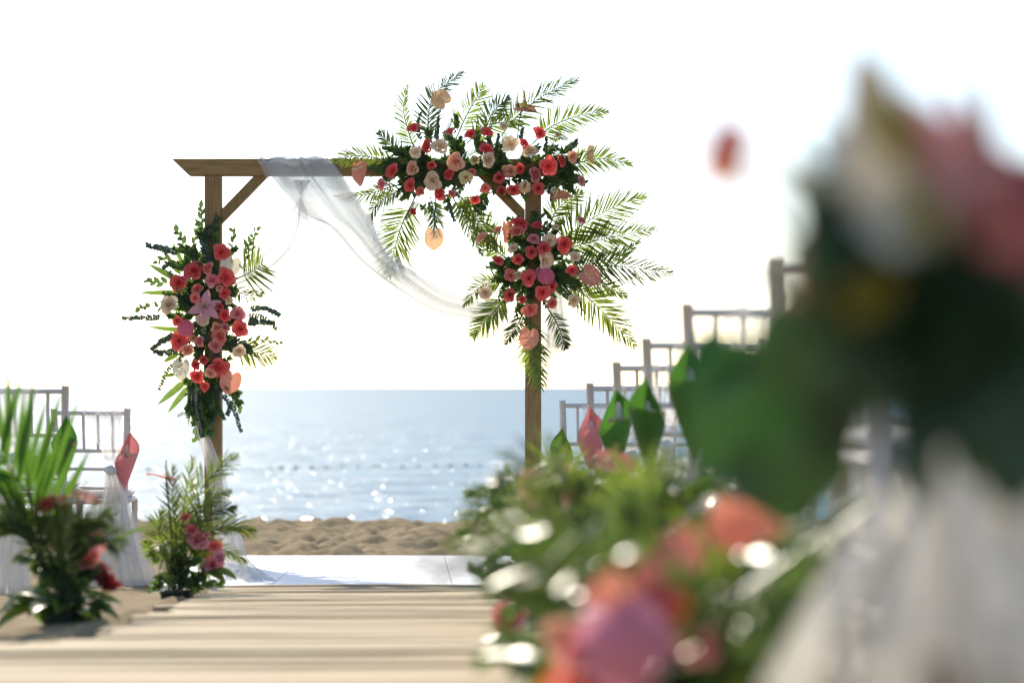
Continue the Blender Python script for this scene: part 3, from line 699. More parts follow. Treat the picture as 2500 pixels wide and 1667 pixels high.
for i in range(88):
    a0_ = R.uniform(0, 2 * PI); rr = R.uniform(5, 75); x0, y0 = 1300 + rr * math.cos(a0_), 655 + rr * 1.25 * math.sin(a0_)
    a = a0_ + R.gauss(0, .6); ln = R.uniform(26, 56); e = (x0 + ln * math.cos(a), y0 + ln * math.sin(a))
    sprig(cr_, [A(x0, y0, -.06 - R.uniform(0, .06)), A((x0 + e[0]) / 2, (y0 + e[1]) / 2 - 4, -.08), A(*e, -.04 - R.uniform(0, .13))], R.uniform(11, 19) * S, R.uniform(5, 8) * S, 10, R.choice(('leaf', 'leaf', 'fern')), 0, 55, True, name='foliage_sprig')
for i in range(14):
    a = R.uniform(-.3, 1.2); x0, y0 = 1350, 680
    fern(cr_, [A(x0, y0, -.1), A(x0 + 30 * math.cos(a), y0 + 30 * math.sin(a), -.12), A(x0 + 62 * math.cos(a), y0 + 68 * math.sin(a), -.12)], 12 * S)

# ------------------------------------------------------------------ draped tulle
def cloth(name, Ls, Rs, m, parent=None, nu=60, nv=40, pleats=7, amp=.012, seed=0, thick=0):
    """sheet between two 3D edge curves, pleated toward and away from the viewer"""
    a = spline(Ls, nu); b = spline(Rs, nu); rows = []; uvs = []
    ph = seed * 1.7
    for i in range(nu):
        t = i / (nu - 1); row = []
        ax = b[i] - a[i]; tg = unit(a[min(nu - 1, i + 1)] + b[min(nu - 1, i + 1)] - a[max(0, i - 1)] - b[max(0, i - 1)])
        nn = unit(ax.cross(tg)) if ax.length > 1e-6 else V((0, -1, 0))
        for j in range(nv):
            s = j / (nv - 1)
            dz = amp * (math.sin(2 * PI * pleats * s + ph + .8 * math.sin(3 * t + seed)) + .6 * math.sin(2 * PI * pleats * .43 * s + 2 * ph + 2 * t) + .5 * noise.noise(V((s * 9, t * 5, seed))))
            ss = s + .25 / pleats * math.sin(2 * PI * pleats * s * .5 + ph + t)
            row.append(a[i].lerp(b[i], min(1, max(0, ss))) + nn * dz); uvs.append((s, t))
        rows.append(row)
    q = MB(); q.grid(rows); o_ = q.build(name, M[m], parent)
    me = o_.data; uvl = me.uv_layers.new(name='UVMap')
    for lp in me.loops: uvl.data[lp.index].uv = uvs[lp.vertex_index]
    return o_
def edge(ps, ds): return [P(x, y, d) for (x, y), d in zip(ps, ds)]
dr = thing('draped_tulle', 'sheer white tulle swagged from the top beam across to the right post', 'drape', A(720, 388))
Lp = [(625, 392), (622, 386), (640, 410), (660, 440), (735, 522), (800, 552), (880, 640), (960, 702), (1050, 756), (1150, 778), (1240, 780)]
Rp = [(808, 392), (806, 386), (825, 410), (845, 440), (905, 530), (928, 590), (955, 628), (1012, 664), (1085, 712), (1160, 736), (1240, 738)]
Ld = [AD + .07, AD - .05, AD - .065, AD - .07, AD - .1, AD - .13, AD - .13, AD - .12, AD - .09, AD - .05, AD]
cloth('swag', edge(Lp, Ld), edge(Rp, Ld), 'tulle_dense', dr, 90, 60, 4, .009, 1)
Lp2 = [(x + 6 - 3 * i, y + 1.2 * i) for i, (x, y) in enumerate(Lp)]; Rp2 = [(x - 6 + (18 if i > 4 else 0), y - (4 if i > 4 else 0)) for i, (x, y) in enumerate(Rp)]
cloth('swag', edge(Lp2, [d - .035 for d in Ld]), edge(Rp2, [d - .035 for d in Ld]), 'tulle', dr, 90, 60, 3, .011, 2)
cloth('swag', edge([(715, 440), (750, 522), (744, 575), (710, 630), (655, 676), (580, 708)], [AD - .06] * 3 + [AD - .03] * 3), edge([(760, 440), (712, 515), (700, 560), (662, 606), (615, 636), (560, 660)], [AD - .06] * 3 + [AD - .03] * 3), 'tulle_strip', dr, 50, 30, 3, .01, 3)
dl = thing('draped_tulle', 'white tulle tail falling beside the left post down to the platform', 'drape', P(560, 1400, 12.7))
Ll = [(458, 930), (462, 1000), (482, 1080), (500, 1140), (512, 1220), (520, 1310), (535, 1375), (548, 1425)]
Rl = [(490, 930), (497, 1020), (526, 1100), (552, 1165), (568, 1245), (592, 1320), (612, 1370), (690, 1424)]
ds = [AD - .06, AD - .07, AD - .09, AD - .12, AD - .2, AD - .55, AD - 1.2, AD - 2.2]
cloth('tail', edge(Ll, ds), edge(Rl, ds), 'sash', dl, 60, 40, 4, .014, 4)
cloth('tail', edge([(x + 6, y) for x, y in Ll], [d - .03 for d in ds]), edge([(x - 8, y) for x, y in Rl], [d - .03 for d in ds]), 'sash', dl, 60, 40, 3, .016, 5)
dt = thing('draped_tulle', 'short loose end of white tulle hanging behind the right post', 'drape', A(1350, 720))
cloth('tail', [A(1332, 700, .06), A(1330, 770, .07), A(1322, 830, .08), A(1335, 872, .08)], [A(1372, 700, .06), A(1388, 770, .07), A(1398, 830, .08), A(1388, 855, .08)], 'tulle_dense', dt, 30, 30, 4, .012, 6)
cloth('tail', [A(1340, 700, .09), A(1338, 770, .1), A(1330, 850, .11)], [A(1368, 700, .09), A(1378, 770, .1), A(1392, 845, .11)], 'tulle_dense', dt, 30, 30, 3, .012, 7)

# ------------------------------------------------------------------ chairs, sashes and hanging cones
CHP = {}
def chair(pxc, pyc, d, inner, label, group):
    """pxc,pyc: top of the aisle-side back post in the photo; inner: +1 if that post is the right one"""
    top = P(pxc, pyc, d); H = .92; bz = top.z - H
    cx = top.x - inner * .19
    o_ = thing('folding_chair' if False else 'chiavari_chair', label, 'chair', (cx, d, bz), group)
    yaw = Matrix.Rotation(.0383 + R.gauss(0, .02), 4, 'Z'); base = Matrix.Translation(V((cx, d, bz))) @ yaw
    # local frame: x right, y toward the sea, z up; back posts at y=0
    if not CHP:
        def hw(z): return .150 + .04 * max(0, (z - .1) / .82)
        def yb(z): return -.02 - .07 * max(0, (z - .42) / .5) - .03 * max(0, (.42 - z) / .42) * 1.0
        def add(n_, q, m_): CHP.setdefault('l', []).append((n_, q.mesh(n_, M[m_])))
        for s in (-1, 1):
            q = MB(); q.tube([V((s * hw(z), yb(z), z)) for z in (-.02, .2, .42, .6, .75, .92)], .0165, 9); add('back_post', q, 'chair')
            q = MB(); q.tube([V((s * .175, .34, z)) for z in (-.02, .2, .43)], lambda t: .0125 + .004 * t, 8); add('leg', q, 'chair')
        def rail(z, r): q = MB(); q.tube([V((-hw(z), yb(z), z)), V((0, yb(z) - .012, z)), V((hw(z), yb(z), z))], r, 7); add('rail', q, 'chair')
        rail(.895, .0115); rail(.70, .011); rail(.605, .0095); rail(.505, .0095)
        for k in range(4):
            q = MB(); t = (k + 1) / 5 * 2 - 1; q.tube([V((t * hw(z), yb(z) - .010, z)) for z in (.70, .8, .895)], .0078, 6); add('spindle', q, 'chair')
        for z in (.17, .27):
            for s in (-1, 1):
                q = MB(); q.tube([V((s * hw(z), yb(z), z)), V((s * .175, .34, z))], .008, 6); add('stretcher', q, 'chair')
        for y_ in (yb(.22), .34):
            q = MB(); q.tube([V((-.165, y_, .22)), V((.165, y_, .22))], .008, 6); add('stretcher', q, 'chair')
        q = MB(); q.box((0, .165, .435), .37, .385, .028, bev=.008); add('seat', q, 'chair')
        q = MB(); q.box((0, .165, .47), .355, .37, .04, bev=.016); add('cushion', q, 'cushion')
    for n_, me in CHP['l']: obj(n_, me, base, o_)
    return o_, base, inner
def sash(ch, label, drift=.0, fw=.30, out=.35, tail_drop=.0, xoff=0):
    o_, base, inner = ch; x0 = xoff
    s_ = tag(obj('tulle_sash', None, base @ Matrix.Translation(V((x0, -.1, .9)))), label, 'sash', 'tulle sashes tied on the chairs')
    def B(x, y, z): return base @ V((x, y, z))
    kx = x0 + drift * .25
    up_l = [B(x0 - .10, -.055, .88), B(x0 - .105, -.112, .905), B(x0 - .085, -.125, .82), B(kx - .05, -.125, .70), B(kx - .022, -.125, .60)]
    up_r = [B(x0 + .10, -.055, .88), B(x0 + .105, -.112, .905), B(x0 + .085, -.125, .82), B(kx + .05, -.125, .70), B(kx + .022, -.125, .60)]
    cloth('drape', up_l, up_r, 'sash', s_, 34, 30, 5, .006, R.randrange(20))
    q = MB(); q.tube([B(kx - .03, -.125, .605), B(kx, -.15, .60), B(kx + .03, -.125, .595)], lambda t: .012 + .018 * math.sin(PI * t), 8); q.build('knot', M['cushion'], s_)
    for L in range(3):
        w = fw * (1 - .12 * L); dx = drift + R.gauss(0, .02)
        lo_l = [B(kx - .022, -.128 - .01 * L, .605), B(kx - .05 + dx * .15, -.15 - .03 * L, .5), B(kx - w * .38 + dx * .5, -.2 - out * .4, .28), B(kx - w * .55 + dx * .9, -.2 - out * .8, .06 + tail_drop), B(kx - w * .62 + dx, -.2 - out, -.01 + tail_drop + .015 * L)]
        lo_r = [B(kx + .022, -.128 - .01 * L, .605), B(kx + .05 + dx * .15, -.15 - .03 * L, .5), B(kx + w * .38 + dx * .5, -.2 - out * .4, .28), B(kx + w * .55 + dx * .9, -.2 - out * .8, .06 + tail_drop), B(kx + w * .62 + dx, -.2 - out, -.01 + tail_drop + .015 * L)]
        cloth('tail', lo_l, lo_r, 'sash', s_, 40, 46, 6, .014, R.randrange(30))
    return s_
def cone(ch, colr, label, H=.30, W=.066, turn=.5):
    o_, base, inner = ch
    W *= R.uniform(.86, 1.1); turn = R.uniform(0, 2 * PI); zl = R.uniform(-.02, .02)
    apex = base @ V((inner * .185 + R.gauss(0, .014), -.11 - R.uniform(0, .03), .48 + zl)); tip = base @ V((inner * .198 + R.gauss(0, .006), -.118, .80 + zl))
    c_ = tag(obj('hanging_cone', None, Matrix.Translation(tip)), label, 'paper cone', 'petal cones hung on the chairs')
    ax = unit(tip - apex); L = (tip - apex).length; x = unit(V((1, 0, 0)) - ax * ax.x); y = ax.cross(x)   # y points away from the camera
    q = MB(); n = 22; rim = []; rows = []
    for k in range(6):
        v = k / 5; row = []
        for i in range(n):
            a = 2 * PI * i / n; rr = W * v ** .85; hh = L * (.60 + .11 * math.sin(a + turn)) * v + .006 * math.sin(3 * a + turn) * v
            row.append(apex + ax * hh + x * (rr * math.cos(a)) + y * (rr * math.sin(a) - .0))
        rows.append(row)
    q.grid(rows, 0, True)
    # back flap rising to the tie point
    last = rows[-1]; back = [last[i % n] for i in range(0, n // 2 + 1)]
    fr = [back]
    for k in range(1, 5):
        v = k / 4; mid_ = back[len(back) // 2]; fr.append([(p + (mid_ - p) * (v ** 2.2)).lerp(tip + (p - mid_) * (.9 * (1 - v)), v) + y * (.014 * math.sin(PI * v)) for p in back])
    q.grid(fr); q.build('wrapper', M['cone_green' if colr == 'green' else 'cone_pink'], c_)
    q = MB(); q.tube([tip, tip + V((0, .01, .03)), base @ V((inner * .19, -.085, .885))], .003, 5); q.build('ribbon', M['ribbon'], c_)
    for i in range(5):
        a = R.uniform(0, 2 * PI); p = apex + ax * (L * .64) + x * (W * .6 * math.cos(a)) + y * (W * .6 * math.sin(a)) + x * (.3 * W)
        rose(c_, p, .014, R.choice(('cream', 'yellow', 'pink')), V((math.cos(a), -.5, 1)), name='petal')
    return c_
GC = 'white chairs set out in rows'
c1 = chair(169, 941, 10.8, 1, 'white chiavari chair cut off by the left edge behind the large palm leaf', GC)
c2 = chair(316, 996, 12.6, 1, 'white chiavari chair with the pink cone, left of the aisle nearest the arch', GC)
sash(c1, 'white tulle sash on the chair cut off by the left edge', -.03, .34, .3, xoff=-.02)
sash(c2, 'white tulle sash flaring to the sand behind the left potted palm', .16, .34, .85, xoff=.07)
cone(c1, 'green', 'green leaf cone hung on the left chair post'); cone(c2, 'pink', 'pink paper cone of petals hung on the left chair near the arch')
RC = [(1369, 978, 12.36, 'green', 'farthest white chair right of the aisle, nearest the right arch post', 'green leaf cone closest to the right arch post', 'tulle sash on the farthest chair right of the aisle'),
      (1436, 935, 10.7, 'pink', 'second farthest white chair right of the aisle, behind the pink cone', 'pink paper cone hung on a chair right of the aisle', 'tulle sash on the chair with the right-hand pink cone'),
      (1500, 884, 9.3, 'green', 'third farthest white chair right of the aisle, mostly hidden by a leaf cone', 'bright green leaf cone just right of the right-hand pink cone', 'tulle sash on the third farthest chair right of the aisle'),
      (1573, 827, 8.0, 'green', 'white chair right of the aisle whose post top rises left of the big blurred leaf', 'long green leaf cone left of the big dark blurred leaf', 'tulle sash on the fourth farthest chair right of the aisle'),
      (1670, 744, 6.7, 'green', 'white chair with its top rail showing above the big blurred leaf', 'dark green leaf cone half hidden by the big blurred leaf', 'tulle sash behind the big blurred leaf'),
      (1876, 634, 5.5, None, 'white chair hidden behind the blurred bouquet, only its brown-lit post top showing', None, 'white tulle sash seen through the gap in the blurred leaves'),
      (2110, 452, 4.2, None, 'nearest white chair at the right, behind the blurred foreground bouquet', None, 'pale tulle sash spreading at the lower right corner')]
RCH = []
for px_, py_, d_, cc, lab, cl_, sl in RC:
    ch = chair(px_, py_, d_, -1, lab, GC); RCH.append(ch)
    sash(ch, sl, -.02 if d_ > 5 else .05, .34 if d_ > 5 else .62, .3 if d_ > 5 else .5)
    if cc: cone(ch, cc, cl_)

# ------------------------------------------------------------------ planters on the sand
def pot(parent, c, w, h, d=None):
    q = MB(); rows = []; d = d or w
    for z, k in ((0, .9), (.004, .93), (h * .9, 1.0), (h * .9, 1.06), (h, 1.06), (h, .98), (h * .8, .95)):
        rows.append([V((c.x + sx * w / 2 * k * (1 - (.06 if i % 2 else 0)), c.y + sy * d / 2 * k, c.z + z)) for i, (sx, sy) in enumerate(((-1, -.8), (-.8, -1), (.8, -1), (1, -.8), (1, .8), (.8, 1), (-.8, 1), (-1, .8)))])
    q.grid(rows, 0, True); q.f.append(tuple(range(8))); q.m.append(0); q.f.append(tuple(reversed(range(48, 56)))); q.m.append(0)
    return q.build('planter', M['pot'], parent, origin=c, smooth=False)
def stems(parent, c, h, n, spread, m='stem'):
    for i in range(n):
        a = R.uniform(0, 2 * PI); r0 = R.uniform(0, .05); e = V((spread * math.cos(a) * R.random(), spread * math.sin(a) * R.random(), h * R.uniform(.7, 1)))
        q = MB(); p = c + V((r0 * math.cos(a), r0 * math.sin(a), .02)); q.tube([p, p.lerp(c + e, .5) + V((0, 0, .02)), c + e], .0045, 5); q.build('stem', M[m], parent)

# left, near the arch (sharp)
D2 = 9.6; S2 = D2 / F
def Q(px, py, dd=0): return P(px, py, D2) + V((0, dd, 0))
b2 = Q(433, 1472)
p2 = thing('potted_palm', 'bright green palm in a low dark planter under the left arch post', 'plant', b2)
pot(p2, b2, 75 * S2, 30 * S2); stems(p2, b2 + V((0, 0, .02)), .22, 9, .07)
FP = [([(440, 1440), (455, 1300), (500, 1180), (578, 1112)], 62, 24, 'palm'), ([(440, 1440), (440, 1330), (450, 1230), (470, 1120)], 46, 20, 'palm'), ([(440, 1430), (430, 1300), (420, 1220), (425, 1140)], 40, 16, 'palm_dark'),
      ([(445, 1430), (490, 1320), (550, 1285), (622, 1295)], 52, 24, 'palm'), ([(445, 1430), (480, 1310), (520, 1250), (575, 1240)], 42, 20, 'palm_dark'), ([(440, 1430), (430, 1340), (460, 1330), (530, 1400)], 62, 24, 'palm'),
      ([(440, 1430), (450, 1300), (490, 1310), (510, 1420)], 60, 22, 'palm'), ([(440, 1430), (420, 1330), (400, 1340), (415, 1430)], 40, 18, 'palm'), ([(440, 1430), (400, 1330), (385, 1290), (395, 1250)], 40, 18, 'palm'),
      ([(440, 1430), (480, 1350), (540, 1340), (600, 1370)], 40, 20, 'palm'), ([(440, 1430), (460, 1300), (500, 1230), (560, 1200)], 40, 18, 'palm_dark'), ([(440, 1430), (400, 1360), (370, 1340), (355, 1320)], 32, 16, 'palm')]
for pts, L, n, m in FP:
    frond(p2, pspline(pts, D2, D2 - .1 + R.uniform(-.15, .18), 9), L * S2, n, 6.5 * S2, m, V((R.gauss(0, .4), -1, R.gauss(.3, .4))), .3, 55, 22, droop=.6)
anthurium(p2, Q(402, 1160, -.06), 40 * S2, 'salmon', V((.25, .12, .96)), V((.95, -.3, -.1)), Q(430, 1440, 0), variant=1)
for x, y, r, c in ((486, 1312, 24, 'pink'), (470, 1290, 16, 'coral'), (520, 1376, 22, 'pink'), (525, 1330, 18, 'coral'), (455, 1260, 14, 'coral'), (540, 1360, 16, 'mauve')):
    rose(p2, Q(x, y, -.03), r * S2, c, face_cam((450, 1400), x, y, .006))
pointed_leaf(p2, Q(520, 1395, -.05), V((.9, -.3, .15)), 70 * S2, 34 * S2, 'leaf_gloss', 1.1)
pointed_leaf(p2, Q(500, 1395, -.03), V((.6, -.6, .1)), 80 * S2, 30 * S2, 'leaf_gloss', 1.2)
for i in range(30):
    x0, y0 = 445 + R.gauss(0, 26), 1395 + R.gauss(0, 24); a = R.uniform(0, 2 * PI); ln = R.uniform(25, 50)
    sprig(p2, [Q(x0, y0), Q(x0 + ln * .5 * math.cos(a), y0 + ln * .4 * math.sin(a), -.03), Q(x0 + ln * math.cos(a), y0 + ln * .8 * math.sin(a), R.uniform(-.1, .08))], 18 * S2, 8 * S2, 9, 'leaf', 0, 50, True, name='foliage_sprig')

# left, nearer the camera
D1 = 7.3; S1 = D1 / F
def Q1(px, py, dd=0): return P(px, py, D1) + V((0, dd, 0))
b1 = Q1(152, 1558)
p1 = thing('potted_palm', 'large palm with coral flowers in a dark planter, left foreground', 'plant', b1)
pot(p1, b1, 82 * S1, 72 * S1); stems(p1, b1 + V((0, 0, .06)), .36, 16, .12)
FP1 = [([(150, 1490), (110, 1330), (40, 1270), (-60, 1260)], 120, 20, 'palm_dark', 10), ([(150, 1480), (150, 1340), (190, 1270), (270, 1262)], 80, 20, 'palm_dark', 9),
       ([(150, 1490), (170, 1350), (230, 1300), (300, 1330)], 80, 18, 'palm_dark', 9), ([(145, 1490), (130, 1380), (90, 1290), (20, 1235)], 90, 20, 'palm_dark', 9), ([(150, 1490), (160, 1400), (150, 1310), (170, 1240)], 70, 16, 'palm_dark', 9)]
for pts, L, n, m, w in FP1:
    big = L > 200
    frond(p1, pspline(pts, D1, D1 - .1 + R.uniform(-.2, .2), 9), L * S1, n, w * S1 * (1.6 if big else 1), m, V((.25 if big else R.gauss(0, .3), -1, R.gauss(.3, .3))), .32, 50 if not big else 58, 30, droop=.35, rnd=.8)
frond(p1, pspline([(112, 1290), (62, 1200), (0, 1110), (-70, 1030)], D1 + .05, D1 - .05, 9), 230 * S1, 11, 36 * S1, 'palm_deep', V((.1, -1, .1)), .02, 50, 34, droop=.0, rnd=.6, sidelen=(1, .45))
anthurium(p1, Q1(140, 1232, -.05), 38 * S1, 'salmon', V((-.2, -.4, .9)), V((.9, 0, .2)), Q1(150, 1480), variant=2)
anthurium(p1, Q1(205, 1215, -.02), 42 * S1, 'coral', V((.2, -.2, 1)), V((-.9, .2, .2)), Q1(155, 1480), variant=0)
anthurium(p1, Q1(243, 1318, -.05), 28 * S1, 'pink', V((.6, -.8, .3)), V((-.5, 0, .8)), Q1(160, 1480), variant=0)
for x, y, r, c in ((218, 1365, 20, 'coral'), (236, 1350, 14, 'pink'), (225, 1305, 16, 'coral'), (190, 1290, 14, 'salmon'), (118, 1228, 22, 'red'), (160, 1240, 20, 'salmon')):
    rose(p1, Q1(x, y, -.04), r * S1, c, face_cam((170, 1450), x, y, .004))
q = MB()                                                     # hanging tassel of amaranth
for i in range(260):
    t = R.random(); p = Q1(232 + 38 * t + R.gauss(0, 9), 1370 + 62 * t, R.gauss(0, .015)); blade(q, p, V((R.gauss(0, .6), R.gauss(0, .6), -.6)), V((R.gauss(0, 1), -1, 0)), .022, .011, .4, .1, 2)
part_label(q.build('amaranth_tassel', M['darkred'], p1), 'hanging dark red amaranth tassel')
pointed_leaf(p1, Q1(262, 1330, -.02), V((.9, .1, .42)), 165 * S1, 30 * S1, 'leaf_gloss', .12, V((-.2, .35, 1)))
for px_, py_, dv, L, w in ((170, 1480, (1, -.4, .25), 150, 60), (170, 1490, (.9, -.7, .3), 140, 62), (130, 1480, (-1, -.3, .25), 150, 62), (125, 1485, (-.9, -.6, .1), 150, 66), (140, 1470, (-.8, .2, .45), 140, 55), (165, 1470, (.7, .4, .4), 130, 52),
                           (150, 1480, (.3, -1, .4), 130, 60), (140, 1480, (-.4, -1, .35), 120, 60), (180, 1470, (1, .1, .35), 130, 50), (120, 1470, (-1, .1, .3), 130, 55)):
    pointed_leaf(p1, Q1(px_, py_, -.03), V(dv), L * S1, w * S1, 'leaf_gloss', 1.0)
for i in range(36):
    x0, y0 = 165 + R.gauss(0, 34), 1400 + R.gauss(0, 50); a = R.uniform(0, 2 * PI); ln = R.uniform(40, 80)
    sprig(p1, [Q1(x0, y0), Q1(x0 + ln * .5 * math.cos(a), y0 + ln * .4 * math.sin(a), -.03), Q1(x0 + ln * math.cos(a), y0 + ln * .8 * math.sin(a), R.uniform(-.1, .08))], 30 * S1, 13 * S1, 9, 'leaf', 0, 50, True, name='foliage_sprig')

# right of the aisle: a row of planters running toward the camera
HALF = unit(sdir + V((0, -1, 0)))                            # leaf tilt that flashes the sun at the camera
def glint_leaf(t, p, L, W):  # extra glossy leaf, added and tilted only to make a sun glint
    n_ = unit(HALF + V((R.gauss(0, .13), R.gauss(0, .13), R.gauss(0, .13)))); a = R.uniform(0, 2 * PI)
    x_ = unit(n_.cross(V((0, 1, 0)))); d_ = x_ * math.cos(a) + n_.cross(x_) * math.sin(a)
    q = MB(); blade(q, p, d_, n_, L, W, R.uniform(-.2, .5), .06, 6, 0); return q.build('pointed_leaf', M['leaf_gloss'], t, origin=p)
def bush(label, px, gy, d, h, spread, n_fr, n_leaf, n_sp, roses_, anth=(), seed=0, extra=None):
    R.seed(seed); s_ = d / F; b = P(px, gy, d)
    t = thing('flower_planter', label, 'plant', b, 'planters right of the aisle')
    pot(t, b, .16, .11); stems(t, b + V((0, 0, .06)), h * .6, 8, spread * .5)
    for i in range(n_fr):
        a = R.uniform(0, 2 * PI); k = R.uniform(.5, 1); top = V((spread * math.cos(a) * k, spread * math.sin(a) * k * .8, h * R.uniform(.6, 1)))
        end = top + V((spread * .55 * math.cos(a), spread * .4 * math.sin(a), -.06 + R.uniform(-.05, .08)))
        frond(t, [b + V((0, 0, .08)), b + top * .6 + V((0, 0, .05)), b + top, b + end], .11, 16, .009, R.choice(('palm', 'palm', 'palm_dark')), V((R.gauss(0, .4), -.6, .8)), .35, 55, 25, single=False, droop=.5)
    for i in range(n_leaf):
        a = R.uniform(0, 2 * PI); z = h * R.uniform(.15, .75); p = b + V((spread * .35 * math.cos(a), spread * .35 * math.sin(a), z))
        pointed_leaf(t, p, V((math.cos(a), math.sin(a), R.uniform(-.1, .7))), R.uniform(.09, .17), R.uniform(.03, .055), 'leaf_gloss', R.uniform(.3, 1.1))
    for i in range(n_sp):
        a = R.uniform(0, 2 * PI); z = h * R.uniform(.2, .85); k = R.uniform(.1, .7); p = b + V((spread * k * math.cos(a), spread * k * math.sin(a), z)); ln = R.uniform(.06, .14)
        sprig(t, [p, p + V((ln * .5 * math.cos(a), ln * .5 * math.sin(a), .03)), p + V((ln * math.cos(a), ln * math.sin(a), R.uniform(-.03, .08)))], .034, .014, 9, R.choice(('leaf_gloss', 'leaf_gloss', 'leaf', 'fern')), 0, 50, True, name='foliage_sprig')
    for i in range(int(n_leaf * 1.7)):
        a = R.uniform(PI * .9, PI * 2.1); k = spread * R.uniform(.45, 1.15)
        glint_leaf(t, b + V((k * math.cos(a), k * math.sin(a) - .04, h * R.uniform(.2, .95))), R.uniform(.03, .08), R.uniform(.012, .028))
    for x, y, dd, r, c, kind in roses_:
        p = P(x, y, dd)
        if kind == 'rose': rose(t, p, r, c, unit(V((R.gauss(0, .3), -1, .35))))
        elif kind == 'pompon': pompon(t, p, r, c)
        elif kind == 'lily': lily(t, p, r, c, unit(V((R.gauss(0, .3), -1, .3))), V((0, 0, 1)), R.random())
    for x, y, dd, r, c, fc, up, var in anth:
        anthurium(t, P(x, y, dd), r, c, V(fc), V(up), b + V((0, 0, .1)), variant=var)
    if extra: extra(t, b)
    return t
def ex2(t, b):
    for pts, L, st in (([(1500, 1400), (1540, 1280), (1600, 1200), (1660, 1170)], .12, .45), ([(1480, 1420), (1400, 1300), (1340, 1240), (1290, 1220)], .12, .45), ([(1490, 1440), (1440, 1300), (1420, 1220), (1380, 1160)], .1, .45)):
        frond(t, pspline(pts, 5.4, 5.2 + R.uniform(-.3, .3), 9), L, 18, .012, 'palm', V((R.gauss(0, .3), -1, .3)), st, 40, 18, single=False, droop=.3)
bush('far flower planter at the foot of the right arch post', 1345, 1470, 9.4, .52, .22, 8, 12, 40,
     [(1330, 1300, 9.3, .03, 'pink', 'rose'), (1300, 1340, 9.3, .03, 'coral', 'rose')], [(1390, 1190, 9.3, .05, 'salmon', (.2, -.4, 1), (-1, 0, .1), 0)], 21)
bush('flower planter spilling over the right edge of the boards with a salmon anthurium', 1350, 1540, 7.1, .52, .24, 8, 26, 60,
     [(1240, 1505, 6.2, .045, 'pink', 'rose'), (1250, 1440, 6.6, .03, 'coral', 'rose'), (1330, 1400, 6.8, .035, 'orange', 'rose'), (1275, 1395, 6.8, .03, 'yellow', 'rose')],
     [(1500, 1132, 6.4, .062, 'salmon', (.1, -.5, .9), (-1, 0, .15), 0), (1300, 1185, 5.2, .045, 'peach', (-.9, -.6, .2), (-.5, 0, .9), 2), (1372, 1180, 5.2, .05, 'pink', (.9, -.6, .2), (.4, 0, .9), 2)], 22)
bush('flower planter beside the boards with orange and pink blooms, strongly blurred', 1480, 1650, 5.2, .46, .25, 9, 26, 60,
     [(1500, 1400, 4.6, .05, 'coral', 'rose'), (1580, 1390, 4.5, .045, 'orange', 'rose'), (1410, 1400, 4.8, .04, 'pink', 'rose'), (1310, 1440, 5.0, .04, 'orange', 'rose')],
     [(1600, 1350, 4.4, .06, 'coral', (.3, -.6, .8), (-.8, 0, .5), 0)], 23, ex2)
def ex3(t, b):
    for i in range(34):
        glint_leaf(t, P(R.uniform(1330, 1980), R.uniform(1330, 1680), R.uniform(2.75, 3.3)), R.uniform(.02, .05), R.uniform(.01, .02))
    for i in range(8):
        x0, y0 = R.uniform(1400, 1850), R.uniform(1420, 1640); p = P(x0, y0, R.uniform(2.6, 2.9))
        sprig(t, [p, p + V((.04, 0, .05)), p + V((R.uniform(-.05, .12), 0, .1))], .034, .013, 8, 'fern', 0, 50, True, name='foliage_sprig')
    for x, y, dv, L, w in ((2010, 1300, (-.85, -.1, -.55), .24, .045), (2140, 1215, (-.8, 0, -.6), .2, .04), (1880, 1400, (-.8, -.1, -.6), .16, .05)):
        pointed_leaf(t, P(x, y, 3.0), V(dv), L, w, 'leaf_gloss', .1, HALF)
    for pts in ([(1700, 1640), (1800, 1480), (1930, 1340), (2080, 1260)], [(1680, 1660), (1760, 1560), (1860, 1460), (2000, 1400)], [(1700, 1700), (1820, 1620), (1940, 1560), (2040, 1590)], [(1660, 1660), (1700, 1500), (1760, 1380), (1850, 1290)],
                [(1640, 1660), (1620, 1480), (1600, 1330), (1560, 1200)], [(1720, 1720), (1790, 1640), (1850, 1560), (1900, 1500)]):
        frond(t, pspline(pts, 3.3, 2.9 + R.uniform(-.2, .3), 9), .13, 16, .013, 'palm', V((R.gauss(0, .3), -.7, .6)), .2, 50, 25, single=False, droop=.5)
bush('flower planter with a purple pompon bloom near the lower centre of the photo', 1640, 1825, 3.5, .34, .26, 9, 30, 70,
     [(1525, 1570, 2.7, .055, 'mauve', 'pompon'), (1420, 1590, 2.7, .022, 'pink', 'rose'), (1640, 1480, 2.8, .022, 'orange', 'rose'), (1440, 1650, 3.0, .04, 'coral', 'rose'), (1400, 1690, 3.2, .04, 'orange', 'rose'), (1480, 1450, 2.9, .03, 'pink', 'rose'), (1700, 1570, 2.9, .022, 'pink', 'rose'), (1560, 1410, 2.9, .026, 'orange', 'rose'), (1600, 1440, 2.8, .026, 'pink', 'rose'), (1380, 1560, 3.0, .024, 'peach', 'rose')],
     [(1775, 1288, 2.75, .032, 'coral', (.3, -.9, .3), (-.9, 0, .5), 2), (1850, 1262, 2.75, .034, 'salmon', (.5, -.8, .4), (.8, 0, .4), 0), (1665, 1340, 2.75, .028, 'coral', (-.5, -.7, .4), (-.6, 0, .6), 2), (1590, 1395, 2.75, .02, 'coral', (-.2, -.9, .3), (.5, 0, .6), 0), (1500, 1440, 2.7, .026, 'salmon', (.4, -.9, .3), (-.5, 0, .6), 1)], 24, ex3)

